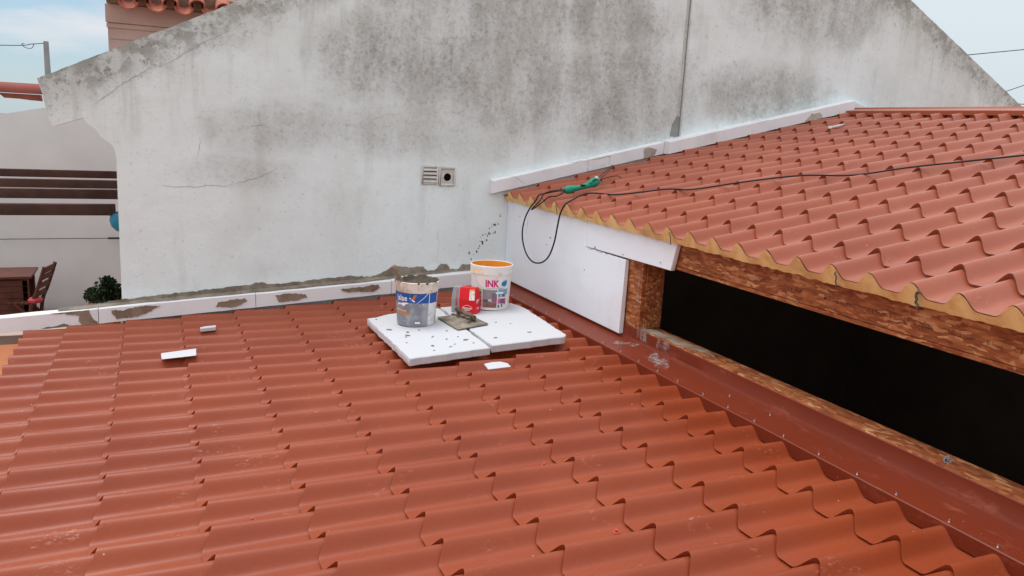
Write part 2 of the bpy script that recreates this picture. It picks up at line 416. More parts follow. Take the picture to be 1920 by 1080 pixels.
def roof_sheet(name, parent, xo, zo, slope, y0crest, ya, yb, s_start, s_end, mat, h=0.021):
    """stepped tile sheet. s: metres up the slope from (xo, zo)"""
    ca, sa = math.cos(slope), math.sin(slope)
    nseg = 24
    k0 = math.floor((ya - y0crest) / PITCH * nseg); k1 = math.ceil((yb - y0crest) / PITCH * nseg)
    ys = [y0crest + k * PITCH / nseg for k in range(k0, k1 + 1)]
    ys = [min(max(y, ya), yb) for y in ys]
    ys = sorted(set(round(y, 6) for y in ys))
    prof = [rib((y - y0crest) / PITCH) for y in ys]
    rows = []           # (s, fraction of lift 1 at lip .. 0 at upper end, drop)
    i0 = math.floor(s_start / STEP); i1 = math.ceil(s_end / STEP)
    for i in range(i0, i1):
        a, b = i * STEP, (i + 1) * STEP
        segs = [(a, 1.0, 0.0003), (a + 0.002, 0.994, 0), (a + 0.009, 0.974, 0), (a + 0.06, 0.83, 0), (a + 0.17, 0.5, 0), (b - 0.02, 0.06, 0), (b + 0.010, 0.0, 0)]
        for (s, l, d) in segs:
            if s_start <= s <= s_end + 0.011: rows.append((s, l, d))
        if i == i0 and s_start > a:
            rows.insert(0, (s_start, 1 - (s_start - a) / STEP, 0))
    v = []; f = []
    for (s, l, d) in rows:
        for y, p in zip(ys, prof):
            hh = h * (0.55 + 0.45 * p)
            off = -HP * (1 - p) + (hh * l - hh) + (0 if p > .5 else 0) - d
            off += 0.0012 * mnoise.noise(Vector((s * 2.0, y * 2.0, slope * 9)))
            se = s if (s <= s_start or s >= s_end) else max(s_start + (s - s_start) * 0.001, s - 0.038 * (1 - max(0, p)))
            v.append((xo + se * ca - off * sa, y, zo + se * sa + off * ca))
    n = len(ys)
    for r in range(len(rows) - 1):
        for k in range(n - 1):
            f.append((r * n + k, r * n + k + 1, (r + 1) * n + k + 1, (r + 1) * n + k))
    return mesh(name, v, f, mat, parent, 38)

def screw(parent, x, y, z, slope, mat, r=0.008, name='screw'):
    b = MB()
    b.lathe([(0, 0.0035), (r * 1.45, 0.003), (r * 1.5, 0), (r * 1.5, -0.004)], 14)
    b.lathe([(0, 0.013), (r * 0.75, 0.0125), (r * 0.8, 0.003)], 6)
    b.lathe([(r * 0.8, 0.004), (r * 1.05, 0.0035)], 12)
    o = b.build(name, mat, parent, 35)
    o.location = (x, y, z); o.rotation_euler = (0, -slope, 0)
    return o
def copy_part(o, loc):
    c = o.copy(); COL.objects.link(c); c.parent = o.parent; c.location = loc; return c

# ------------------------------------------------------------------ ground and patio
g = MB(); g.box(-400, 400, -400, 400, -0.5, 0.0); tag(g.build('ground', GROUND), kind='structure')
g = MB(); g.box(-8, 4, 6.6, 13.9, 1.2, 1.5); tag(g.build('patio', PAVE), kind='structure')

# ------------------------------------------------------------------ lower house with the big tiled metal roof
low = empty('low_house', (0, 0, 0))
tag(low, 'low building in front under the large darker red tile-pattern metal roof', 'house')
roof_sheet('roof_sheet', low, 0.8347, 3.255 + 0.0, SL, 5.258, -1.6, YW - 0.004, (-0.82 - 0.8347) / math.cos(SL), (2.59 - 0.8347) / math.cos(SL), ROOF)
b = MB()
b.prism([(-0.80, -1.55, zlow(-0.80) - 0.075), (2.60, -1.55, zlow(2.60) - 0.075), (2.60, -1.55, zlow(2.60) - 0.12), (-0.80, -1.55, zlow(-0.80) - 0.12)], (0, YW + 1.52, 0))
b.build('foam_core', PU, low)
b = MB(); b.box(-0.78, 2.62, -1.5, YW - 0.03, 0, 3.0); b.build('wall', PLAST, low)
b = MB(); b.box(-1.75, -0.79, -1.5, 5.80, 2.3, 3.085); o = b.build('plaster_ledge', PEACH, low); bevel(o, 0.012)
# edge flashing along the upper room: apron lip, pan, upstand
x0, x1 = 2.445, 2.636
fl = MB()
prof = [(x0 + 0.004, 3.285), (x0, 3.344), (x0 + 0.004, 3.3475), (x0 + 0.05, 3.350), (x1 - 0.05, 3.362), (x1 - 0.012, 3.369), (x1 - 0.002, 3.385), (x1, 3.447), (x1 + 0.004, 3.450)]
ysf = [-1.6 + i * (YW - 0.1 + 1.6) / 60 for i in range(61)]
for y in ysf:
    for (x, z) in prof: fl.v.append((x + 0.002 * mnoise.noise(Vector((y * 1.3, z * 5, 1))), y, z + 0.0018 * mnoise.noise(Vector((y * 1.7, x * 3, 4)))))
n = len(prof)
for i in range(60):
    for k in range(n - 1): fl.f.append((i * n + k, i * n + k + 1, (i + 1) * n + k + 1, (i + 1) * n + k))
flash = fl.build('edge_flashing', FLASH, low, 30)
# sealant smears on the flashing
for k, (pts, zz) in enumerate((([(2.505, 4.03), (2.54, 4.07), (2.60, 3.98), (2.612, 3.91), (2.585, 3.90), (2.55, 3.96)], 3.3635),
                               ([(2.50, 3.55), (2.525, 3.66), (2.575, 3.73), (2.612, 3.75), (2.612, 3.66), (2.585, 3.58), (2.545, 3.49)], 3.3635))):
    P = ragged(pts, 0.018, 0.008, 20 + k)
    zf = lambda x: 3.350 + (x - (x0 + 0.05)) * 0.012 / 0.083 + 0.004
    q = MB(); q.prism([(x, y, zf(x)) for x, y in P], (0, 0, -0.003)); q.build('sealant', SEAL, flash)
for k, (ya, yb, ztop) in enumerate(((3.86, 3.98, 3.449), (3.63, 3.76, 3.448))):
    P = ragged([(ya, 3.39), (yb, 3.395), (yb - 0.01, ztop), (ya + 0.01, ztop)], 0.012, 0.008, 30 + k)
    q = MB(); q.prism([(2.6315, y, z) for y, z in P], (0.003, 0, 0)); q.build('sealant', SEAL, flash)
# screws of the flashing (bright heads) and of the sheet (painted heads)
first = None
for i in range(-3, 32):
    y = 5.258 - PITCH * i + random.uniform(-0.012, 0.012)
    if y > 5.75 or y < -1.4: continue
    p = (2.462, y, 3.3485)
    if first is None: first = screw(low, *p, SL, STEEL, 0.0032, 'flashing_screw')
    else: copy_part(first, p)
for p in ((2.56, 3.0, 3.3595), (2.57, 2.72, 3.360)): copy_part(first, p)
first = None
for (x, y) in ((0.27, 4.171), (0.268, 3.778), (0.271, 3.167), (0.279, 2.765), (1.483, 3.801), (1.458, 3.186), (1.449, 2.771), (1.445, 2.157), (0.275, 4.75), (0.27, 5.36), (1.45, 1.56), (0.275, 2.16), (0.27, 1.56), (1.455, 5.35)):
    k = round((y - 5.258) / PITCH - 0.5) + 0.5       # into the nearest pan
    yy = 5.258 + k * PITCH
    sl_ = ((x - 0.8347) % STEP) / STEP
    p = (x, yy, zlow(x) - HP - 0.0115 * sl_ - 0.001)
    if first is None: first = screw(low, *p, SL, REDSCR, 0.0085, 'roof_screw')
    else: copy_part(first, p)

# ------------------------------------------------------------------ upper room (house extension) with its tiled metal roof
ext = empty('house_extension', (2.64, 0, 0))
tag(ext, 'unfinished strand-board room with a dark open gap under the paler red roof at right', 'house')
EX = 2.64
class Shift:           # parts of the extension are written in world metres
    pass
def ebuild(mbuf, name, mat, smooth=None, parent=None):
    o = mbuf.build(name, mat, None, smooth)
    for v in o.data.vertices: v.co.x -= EX
    o.parent = parent or ext
    return o
s_eave = (2.55 - 2.803) / math.cos(SU); s_ridge = (6.13 - 2.803) / math.cos(SU)
o = roof_sheet('roof_sheet', None, 2.803, 4.183, SU, 4.229, -1.6, YW - 0.004, s_eave, s_ridge, ROOFU, 0.024)
for v in o.data.vertices: v.co.x -= EX
o.parent = ext
sheet_up = o
# foam core: cut end with the rib bumps
ca, sa = math.cos(SU), math.sin(SU)
b = MB(); ys = [-1.6 + i * PITCH / 24 for i in range(int((YW + 1.595) / (PITCH / 24)) + 1)]
def upt(s, y, off): return (2.803 + s * ca - off * sa, y, 4.183 + s * sa + off * ca)
rows = []
for ds in (0.0, 0.012, 0.16):
    top = []; bot = []
    for y in ys:
        p = rib((y - 4.229) / PITCH); hh = 0.024 * (0.55 + 0.45 * p); fr = (s_eave + STEP) / STEP
        j = 0.0022 * mnoise.noise(Vector((y * 40, 1, 2))) + 0.003 * mnoise.noise(Vector((y * 11, 4, 2)))
        o_ = -HP * (1 - p) - hh * fr - 0.0025
        jj = 0.006 * mnoise.noise(Vector((y * 26, 7.7, 0)))
        top.append(upt(s_eave - 0.004 + ds + j, y, o_ + 0.0016 if ds == 0 else (o_ - 0.007 if ds < 0.01 else o_ - 0.03))); bot.append(upt(s_eave + 0.012 + ds + j * 2, y, -HP - 0.044 + jj))
    rows.append((top, bot))
n = len(ys)
for top, bot in rows: b.v += top; b.v += bot
for k in range(n - 1):
    b.f.append((k, k + 1, n + k + 1, n + k))                       # cut face
    for r in range(2):
        q = 2 * n * r
        b.f.append((q + k, q + 2 * n + k, q + 2 * n + k + 1, q + k + 1))
        b.f.append((q + n + k, q + n + k + 1, q + 3 * n + k + 1, q + 3 * n + k))
foam_edge = ebuild(b, 'foam_core', PU, 50)
for (y, wd) in ((4.229 + PITCH * 4 - 0.03, 0.006), (4.229 - PITCH * 3 - 0.03, 0.006), (4.229 - PITCH * 9 - 0.03, 0.007), (4.229 - PITCH * 11 - 0.03, 0.012)):
    q = MB()
    pts = [upt(s_eave - 0.010, y + wd * (random.random() - .5) * 1.6, -0.03 - 0.07 * i / 6) for i in range(7)]
    q.tube(pts, wd * 0.45, 6)
    o = ebuild(q, 'joint_seam', TAR, 40)
# lining below the sheet, closes the room
b = MB(); b.prism([(2.69, -1.6, zup(2.69) - 0.108), (6.13, -1.6, zup(6.13) - 0.108), (6.13, -1.6, zup(6.13) - 0.125), (2.69, -1.6, zup(2.69) - 0.125)], (0, YW + 1.595, 0))
ebuild(b, 'ceiling_lining', DARK)
# ridge flashing
b = MB(); prof = [(5.985, zup(5.985) - 0.028), (5.985, zup(5.985) + 0.008), (5.99, zup(5.985) + 0.012), (6.12, zup(6.10) + 0.006), (6.135, zup(6.10) + 0.022), (6.15, zup(6.10) + 0.022), (6.19, zup(6.10) - 0.0), (6.33, zup(6.10) - 0.05)]
for y in (-1.6, 1.0, 3.0, 4.5, YW - 0.09):
    for p in prof: b.v.append((p[0], y, p[1] + 0.003 * math.sin(y * 3)))
n = len(prof)
for i in range(4):
    for k in range(n - 1): b.f.append((i * n + k, i * n + k + 1, (i + 1) * n + k + 1, (i + 1) * n + k))
ebuild(b, 'ridge_flashing', ROOFU)
b = MB(); b.prism([(6.14, -1.6, zup(6.1) - 0.03), (9.2, -1.6, zup(6.1) - 0.75), (9.2, -1.6, zup(6.1) - 0.85), (6.14, -1.6, zup(6.1) - 0.13)], (0, YW + 1.5, 0)); ebuild(b, 'far_roof_slope', ROOFU)
# upper roof screws
first = None
for (x, y) in ((2.93, 2.794), (2.907, 2.155), (5.264, 3.721), (5.275, 4.586), (5.256, 4.142), (5.273, 5.23), (4.049, 4.629), (4.03, 4.228), (2.917, 3.206), (4.106, 3.146), (4.06, 3.75), (4.1, 2.55), (5.26, 3.2), (2.92, 1.56), (4.06, 5.22)):
    yy = 4.229 + (round((y - 4.229) / PITCH - 0.5) + 0.5) * PITCH
    fr = (((x - 2.803) / ca) % STEP) / STEP
    p = (x - EX, yy, zup(x) - HP / ca - 0.0132 * fr - 0.001)
    if first is None: first = screw(ext, *p, SU, REDSCR, 0.0085, 'roof_screw')
    else: copy_part(first, p)
# strand-board frame: header beam, post (two boards), sill, lower wall
b = MB(); b.box(XO, XO + 0.045, -1.6, 4.0, 3.897, zup(XO) - 0.104); header = ebuild(b, 'header_beam', OSB); bevel(header, 0.003, 1)
b = MB(); b.box(XO + 0.001, XO + 0.03, -1.6, 3.985, 3.878, 3.8955); b.box(XO + 0.032, XO + 0.2, -1.6, 3.96, 3.873, 3.8945)
o = ebuild(b, 'header_soffit', OSB)
b = MB(); b.box(XO + 0.002, XO + 0.028, 3.975, 5.94, 3.05, 4.05); post = ebuild(b, 'wall_sheathing', OSB); bevel(post, 0.004, 2)
b = MB(); b.box(XO + 0.030, XO + 0.15, 3.965, 4.03, 3.455, 3.872); o = ebuild(b, 'window_jamb', OSB)
b = MB(); b.box(XO + 0.001, XO + 0.138, -1.6, 3.962, 3.40, 3.4535); sill = ebuild(b, 'window_sill', OSB); bevel(sill, 0.004, 2)
b = MB(); b.box(XO + 0.004, XO + 0.03, -1.6, 3.973, 0.0, 3.398); ebuild(b, 'lower_wall', OSB)
P = ragged([(XO + 0.01, 3.94), (XO + 0.075, 3.95), (XO + 0.09, 3.72), (XO + 0.12, 3.42), (XO + 0.085, 3.30), (XO + 0.05, 3.5), (XO + 0.01, 3.6)], 0.022, 0.01, 4)
b = MB(); b.prism([(x, y, 3.4537) for x, y in P], (0, 0, 0.003)); ebuild(b, 'sealant', mortar_material('grey_putty', (158, 148, 134), (128, 108, 88)), None)
P = ragged([(XO - 0.012, 3.97), (XO + 0.02, 3.955), (XO + 0.03, 3.90), (XO - 0.005, 3.90)], 0.006, 0.008, 6)
b = MB(); b.prism([(x, y, 3.4565) for x, y in P], (0, 0, 0.014)); ebuild(b, 'sealant', SEAL)
for (y, z, w_, h_) in ((4.005, 3.72, 0.016, 0.07), (4.0, 3.60, 0.012, 0.05)):
    P = ragged([(y - w_ / 2, z - h_), (y + w_ / 2, z - h_), (y + w_ / 2, z + h_), (y - w_ / 2, z + h_)], 0.006, 0.01, 11)
    b = MB(); b.prism([(XO + 0.0015, yy, zz) for yy, zz in P], (-0.003, 0, 0)); ebuild(b, 'sealant', SEAL)
# a grey-blue foil scrap lying on the sill is built further down. Room behind the opening:
b = MB()
b.box(XO + 0.16, 6.6, -1.6, -1.5, 0.0, 4.4); b.box(6.5, 6.6, -1.5, YW - 0.02, 0.0, 4.85); b.box(XO + 0.16, 6.5, 5.85, YW - 0.02, 0.0, 4.0); b.box(XO + 0.04, 6.5, -1.5, 5.85, 0.25, 0.40)
b.box(XO + 0.032, XO + 0.042, -1.6, 5.85, 0.4, 3.39)
ebuild(b, 'room_lining', DARK)
# mill stamp on the header
INK = Mat('faded_stamp_ink', lin(66, 46, 40), 0.8, 0.2); INK.l.new(INK.ramp(INK.noise(70, 5, 0.7), 0.40, 0.60, 0.10, 0.6), INK.b.inputs['Alpha']); INK = INK.m
for (body, yst) in (('OSB/3', 3.02), ('18 MM', 2.78), ('MADE FOR CONSTRUCTION', 2.56), ('EN 300', 2.13), ('OSB/3', 1.98), ('E1', 1.80), ('CE', 1.70)):
    tv, tf = text_mesh(body, 0.026, 0.0004)
    slope_t = 0.0
    b = MB().add([(XO - 0.0015, yst - p.x * 1.25, 3.945 + p.y + (yst - 2) * -0.004) for p in tv], tf); ebuild(b, 'mill_stamp', INK, None, None)

# ------------------------------------------------------------------ old gable house: wall with rake, corbel, step, vents
gab = empty('gable_house', (0, YW, 0))
tag(gab, 'old house end with a tall weathered grey-white gable wall behind both roofs', 'house')
def gb(mbuf, name, mat, smooth=None, parent=None):
    o = mbuf.build(name, mat, None, smooth)
    o.parent = parent or gab
    o.matrix_parent_inverse = Matrix.Translation((0, -YW, 0))
    return o
XS, PK = 4.205, (4.294, 7.185)
corb = catmull([(-0.414, 4.527, 0), (-0.405, 4.500, 0), (-0.372, 4.475, 0), (-0.345, 4.452, 0), (-0.318, 4.405, 0), (-0.270, 4.372, 0), (-0.246, 4.335, 0), (-0.236, 4.27, 0)], 5)
left = [(-0.243, -0.0)] + [(-0.240, 3.3)] + [(p.x, p.y) for p in reversed(corb)] + [(-0.592, 4.464), (-0.610, 4.500), (-0.640, 4.66), (-0.664, 4.757)]
rake = ragged([(-0.664, 4.757), (XS, 4.757 + 0.49 * (XS + 0.664))], 0.004, 0.03, 3, closed=False)
outl = left[:-1] + rake + [(XS, 0.0)]
b = MB(); b.prism([(x, YW, z) for x, z in outl], (0, 0.24, 0))
YR = YW - 0.032
rr = ragged([PK, (9.3, PK[1] - 0.48 * (9.3 - PK[0]))], 0.004, 0.03, 5, closed=False)
outr = [(XS + 0.0005, 0.0), (XS + 0.0005, 4.757 + 0.49 * (XS + 0.664))] + rr + [(9.3, 0.0)]
b.prism([(x, YR, z) for x, z in outr], (0, 0.305, 0))
wall = gb(b, 'gable_wall', WALL)
def ribbon(pts, w, y, d=-0.002, seed=0):
    P = ragged(pts, 0.012, 0.02, seed, closed=False); L = []; Rr = []
    for i, p in enumerate(P):
        a = Vector(P[max(i - 1, 0)]); c = Vector(P[min(i + 1, len(P) - 1)]); t = (c - a).normalized(); nn = Vector((-t.y, t.x))
        ww = w * (0.5 + 0.8 * abs(mnoise.noise(Vector((i * 0.37, seed, 0))))) * (0.25 + 0.75 * min(1, i / 4, (len(P) - 1 - i) / 4))
        L.append((p[0] + nn.x * ww, p[1] + nn.y * ww)); Rr.append((p[0] - nn.x * ww, p[1] - nn.y * ww))
    v = [(x, y + d, z) for x, z in L] + [(x, y + d, z) for x, z in Rr]; n = len(P)
    return MB().add(v, [(i, i + 1, n + i + 1, n + i) for i in range(n - 1)])
for k, (pts, w) in enumerate((([(0.03, 4.092), (0.30, 4.10), (0.52, 4.115)], 0.0028), ([(0.50, 4.12), (0.66, 4.17), (0.80, 4.235)], 0.0030), ([(0.60, 4.525), (0.70, 4.53), (0.74, 4.518)], 0.0035),
                              ([(0.262, 4.28), (0.285, 4.40), (0.27, 4.47)], 0.0024), ([(-0.36, 4.62), (-0.26, 4.69), (-0.12, 4.80), (0.02, 4.885)], 0.0026),
                              ([(0.05, 4.89), (0.19, 4.965), (0.33, 5.065)], 0.0022), ([(0.17, 4.97), (0.36, 5.085), (0.52, 5.17)], 0.0018), ([(2.02, 3.52), (2.025, 3.64), (2.02, 3.80)], 0.0016),
                              ([(1.45, 4.60), (1.60, 4.66), (1.66, 4.66)], 0.002))):
    gb(ribbon(pts, w * 0.7, YW, seed=k), 'crack', CRACK)
# drip splatter near the foam corner
for i in range(34):
    t = random.random(); cx = 2.30 + 0.25 * t + random.gauss(0, 0.015); cz = 3.56 + 0.34 * t + random.gauss(0, 0.02)
    r_ = random.choice((0.003, 0.004, 0.006, 0.009)); 
    P = [(cx + r_ * 0.8 * math.cos(a) * random.uniform(.7, 1.2), YW - 0.002, cz + r_ * 1.3 * math.sin(a) * random.uniform(.7, 1.2)) for a in [k * math.pi / 4 for k in range(8)]]
    gb(MB().add(P, [tuple(range(8))]), 'splatter', TAR)
# grey patch, then the step's shaded side painted as a grey band
P = ragged([(4.10, 4.60), (4.20, 4.60), (4.203, 4.78), (4.17, 4.78), (4.13, 4.70)], 0.012, 0.012, 15)
gb(MB().add([(x, YW - 0.002, z) for x, z in P], [tuple(range(len(P)))]), 'grey_patch', simple('grey_patch', (150, 156, 154), 0.9, 0.15, 0.1, 14))
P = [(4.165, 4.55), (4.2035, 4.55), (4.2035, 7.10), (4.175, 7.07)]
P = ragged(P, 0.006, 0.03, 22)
STEP_SHADE = Mat('step_shade_grey', lin(206, 210, 208), 0.9, 0.15); STEP_SHADE.l.new(STEP_SHADE.ramp(STEP_SHADE.noise(5, 6, 0.65), 0.3, 0.6, 0.35, 0.95), STEP_SHADE.b.inputs['Alpha']); STEP_SHADE = STEP_SHADE.m
gb(MB().add([(x, YW - 0.0012, z) for x, z in P], [tuple(range(len(P)))]), 'wall_line', STEP_SHADE)  # paints the shade of the step face flat on the wall
q = MB(); q.box(4.1975, 4.2035, YW - 0.006, YW - 0.0015, 4.60, 7.12); gb(q, 'step_shade_line', simple('joint_shadow', (150, 153, 152), 0.95, 0.05, 0.1, 9))  # thin grey strip drawn as the shade line in the step corner
# vents
def vent(x0, x1, z0, z1, broken):
    e = MB(); t = 0.014; yv = YW - 0.014
    e.box(x0, x0 + t, yv, YW - 0.001, z0, z1); e.box(x1 - t, x1, yv, YW - 0.001, z0, z1)
    e.box(x0 + t, x1 - t, yv, YW - 0.001, z0, z0 + t); e.box(x0 + t, x1 - t, yv, YW - 0.001, z1 - t, z1)
    fr = gb(e, 'vent_grille', VENT); bevel(fr, 0.003, 1)
    e = MB(); e.box(x0 + t, x1 - t, YW - 0.0030, YW - 0.0012, z0 + t, z1 - t); 
    o = e.build('vent_backing', VENT if broken else BLACK); o.parent = fr; 
    o.matrix_parent_inverse = Matrix.Translation((0, -YW, 0)) @ Matrix.Identity(4); o.matrix_parent_inverse = Matrix.Identity(4)
    if not broken:
        for k in range(4):
            zc = z0 + 0.026 + k * (z1 - z0 - 0.052) / 3
            e = MB(); e.box(x0 + t, x1 - t, -0.002, 0.001, -0.014, 0.012, Matrix.Translation((0, YW - 0.008, zc)) @ Matrix.Rotation(R(-38), 4, 'X'))
            o = e.build('slat', VENT); o.parent = fr; o.matrix_parent_inverse = Matrix.Identity(4)
    else:
        cx, cz, r_ = (x0 + x1) / 2, (z0 + z1) / 2 - 0.006, 0.030
        P = [(cx + r_ * math.cos(a), YW - 0.0045, cz + r_ * math.sin(a)) for a in [k * 2 * math.pi / 28 for k in range(28)]]
        o = MB().add(P, [tuple(range(28))]).build('vent_hole', BLACK); o.parent = fr; o.matrix_parent_inverse = Matrix.Identity(4)
        e = MB(); e.lathe([(r_, -0.0), (r_ + 0.001, 0.008), (r_ + 0.007, 0.008), (r_ + 0.008, 0)], 28)
        ring = e.build('vent_ring', VENT, None, 30)
        for v in ring.data.vertices: x_, y_, z_ = v.co; v.co = (cx + x_, YW - 0.0035 - z_, cz + y_)
        ring.parent = fr; ring.matrix_parent_inverse = Matrix.Identity(4)
        e = MB(); e.prism([(cx - 0.05, YW - 0.010, cz + 0.045), (cx - 0.01, YW - 0.010, cz + 0.046), (cx - 0.032, YW - 0.010, cz - 0.002), (cx - 0.05, YW - 0.010, cz - 0.008)], (0, 0.004, 0))
        o = e.build('broken_slat', VENT); o.parent = fr; o.matrix_parent_inverse = Matrix.Identity(4)
vent(1.866, 2.002, 4.148, 4.288, False)
vent(2.008, 2.146, 4.138, 4.282, True)
# mortar fillet along the foot of the wall, over the strip
bot = [(-0.66, 3.262), (0.0, 3.312), (1.0, 3.383), (2.0, 3.448), (2.50, 3.485)]
topl = [(-0.62, 3.266), (-0.25, 3.318), (0.0, 3.342), (0.35, 3.372), (0.60, 3.395), (0.64, 3.415), (0.72, 3.395), (0.87, 3.398), (1.05, 3.42), (1.20, 3.43), (1.34, 3.442), (1.5, 3.428), (1.60, 3.47), (1.66, 3.512), (1.80, 3.495), (1.90, 3.500), (1.95, 3.46), (2.0, 3.468), (2.05, 3.52), (2.10, 3.515), (2.13, 3.475), (2.2, 3.478), (2.24, 3.512), (2.32, 3.512), (2.50, 3.52)]
tr = ragged(topl, 0.010, 0.012, 8, closed=False)
b = MB()
outl2 = tr + [(x, z) for x, z in reversed(bot)]
nb = len(tr)
b.prism([(x, YW - 0.004 - (0.0), z) for x, z in outl2], (0, 0.003, 0))
gb(b, 'mortar_edge', MORT)
b = MB(); xs = [-0.62 + i * 0.04 for i in range(79)]
for x in xs:
    z = 3.266 + (x + 0.62) * 0.0695
    front = YW - 0.005 - 0.085 * (0.62 + 0.5 * mnoise.noise(Vector((x * 3.1, 2, 2)))) * min(1, max(0.03, (2.1 - x) / 0.8)) 
    b.v += [(x, YW - 0.005, z + 0.010), (x, (front + YW) / 2, z + 0.0058), (x, front, z + 0.0015), (x, front, z - 0.012)]
for i in range(len(xs) - 1):
    for k in range(3): b.f.append((i * 4 + k, i * 4 + k + 1, i * 4 + 5 + k, i * 4 + 4 + k))
gb(b, 'mortar_bed', MORT, 50)
# roof plane and tiled eave of the old house, behind the gable
b = MB(); b.prism([(-0.62, 6.21, 4.60), (4.29, 6.21, 6.98), (4.29, 6.21, 6.88), (-0.62, 6.21, 4.50)], (0, 2.2, 0)); gb(b, 'roof_slope', TERRA)
b = MB()
arc = [R(a) for a in range(0, 181, 15)]
for x in (-2.6, -2.0, -1.4, -0.69):
    b.v += [(x, 6.42 + 0.075 * math.cos(a), 4.665 + 0.068 * math.sin(a)) for a in arc]
na = len(arc)
for i in range(3):
    for k in range(na - 1): b.f.append((i * na + k, i * na + k + 1, (i + 1) * na + k + 1, (i + 1) * na + k))
gb(b, 'ridge_tile', TERRAP, 40)
P = [(-2.6, 4.66), (-0.70, 4.66)] + ragged([(-0.695, 4.618), (-0.905, 4.630), (-0.925, 4.648), (-2.6, 4.648)], 0.004, 0.02, 3, closed=False)
b = MB(); b.prism([(x, 6.36, z) for x, z in P], (0, 0.12, 0)); gb(b, 'mortar_bedding', simple('brown_bedding', (150, 92, 80), 0.9, 0.1, 0.12, 12))

# ------------------------------------------------------------------ low parapet the left strip sits on
b = MB(); b.box(-3.2, -0.246, YW + 0.003, YW + 0.2, 0, 3.10)
o = b.build('parapet_wall', PLAST); tag(o, 'low plain parapet wall carrying the leftmost white foam strip beside the patio', 'wall')

# ------------------------------------------------------------------ foam strips along the wall (each length one thing)
def strip(xa, xb, zfn, hgt, yf, yb, label, seed, rampz=0.0, patches=(), extra=None):
    xs = [xa + (xb - xa) * i / 24 for i in range(25)]
    b = MB()
    for x in xs:
        w = lambda s: 0.0025 * mnoise.noise(Vector((x * 9, s, seed)))
        zb = zfn(x); c = 0.004
        b.v += [(x, yf + w(1), zb + w(2)), (x, yf + w(1), zb + hgt - c + w(3)), (x, yf + c, zb + hgt + w(3)), (x, yb, zb + hgt + rampz + w(4)), (x, yb, zb)]
    for i in range(24):
        for k in range(5):
            b.f.append((i * 5 + k, i * 5 + (k + 1) % 5, (i + 1) * 5 + (k + 1) % 5, (i + 1) * 5 + k))
    b.f.append(tuple(range(5))); b.f.append(tuple(24 * 5 + k for k in range(4, -1, -1)))
    o = b.build('foam_strip', EPS, None, 30)
    tag(o, label, 'insulation strip', 'white foam strips along the gable wall')
    for k, (pts, mt) in enumerate(patches):
        P = ragged(pts, 0.011, 0.007, seed * 3 + k)
        lo = lambda x: zfn(x) + 0.002
        P = [(x, min(max(z, lo(x)), zfn(x) + hgt - 0.002)) for x, z in P]
        # drop degenerate neighbours
        Q = [p for i, p in enumerate(P) if (Vector(p) - Vector(P[i - 1])).length > 1e-4]
        q = MB(); q.prism([(x, yf - 0.006, z) for x, z in Q], (0, 0.005, 0)); q.build('mortar_patch', mt, o)
    return o
zl = lambda x: 3.140 + (x + 0.949) * 0.0668
YF = 5.862
strip(-2.6, -0.384, zl, 0.102, YF, 5.953, 'leftmost long white foam strip running past the left end of the gable wall', 1,
      patches=[([(-0.66, 3.262), (-0.44, 3.275), (-0.42, 3.22), (-0.385, 3.176), (-0.47, 3.168), (-0.50, 3.20), (-0.49, 3.24)], MORTB), ([(-0.72, 3.155), (-0.65, 3.175), (-0.56, 3.185), (-0.55, 3.168)], MORTB)])
strip(-0.380, 0.626, zl, 0.102, YF, 5.953, 'white foam strip with brown mortar patches, second from the left along the wall foot', 2,
      patches=[([(-0.30, 3.26), (-0.13, 3.285), (0.0, 3.285), (-0.06, 3.255), (-0.12, 3.225), (-0.22, 3.205), (-0.27, 3.205)], MORTB), ([(0.37, 3.30), (0.55, 3.318), (0.57, 3.30), (0.53, 3.265), (0.45, 3.255), (0.36, 3.265)], MORTB)])
strip(0.630, 1.624, zl, 0.100, YF, 5.953, 'white foam strip at the foot of the wall directly left of the grey-blue mortar bucket', 3,
      patches=[([(0.76, 3.335), (0.86, 3.345), (0.98, 3.33), (0.99, 3.305), (0.88, 3.285), (0.79, 3.28)], MORTB), ([(1.24, 3.358), (1.52, 3.385), (1.54, 3.36), (1.48, 3.335), (1.30, 3.335)], MORTB)])
strip(1.628, 2.600, zl, 0.103, YF, 5.953, 'clean white foam strip at the wall foot behind the buckets, ending at the foam cladding', 4)
zu = lambda x: zup(x) - 0.010
def ustrip(xa, xb, h, yf, label, seed, patches=(), yb=None):
    return strip(xa, xb, zu, h, yf, yb or (YW - 0.002), label, seed, 0.008, patches)
CRK = simple('pencil_line', (92, 92, 94), 0.8, 0.1, 0.1, 30)
u1 = ustrip(2.44, 3.285, 0.098, YW - 0.062, 'white foam strip at the lower left end of the upper roof, above the green saw', 5)
u2 = ustrip(3.290, 4.020, 0.100, YW - 0.062, 'white foam strip with a torn grey hole on the upper roof beside the wall step', 6,
            patches=[([(3.83, 4.41), (3.93, 4.44), (3.95, 4.49), (3.86, 4.505), (3.82, 4.49)], mortar_material('torn_foam', (176, 170, 162), (140, 134, 128)))])
u3 = ustrip(4.024, 5.078, 0.103, YW - 0.135, 'white foam strip standing proud on the upper roof just right of the wall step', 7, yb=YW - 0.003)
u4 = ustrip(5.083, 6.085, 0.096, YW - 0.128, 'topmost white foam strip on the upper roof ending at the ridge', 8, patches=[([(5.50, 4.81), (5.56, 4.875), (5.66, 4.89), (5.70, 4.85), (5.64, 4.838)], mortar_material('pale_mortar', (186, 184, 176), (168, 164, 156)))], yb=YR - 0.002)
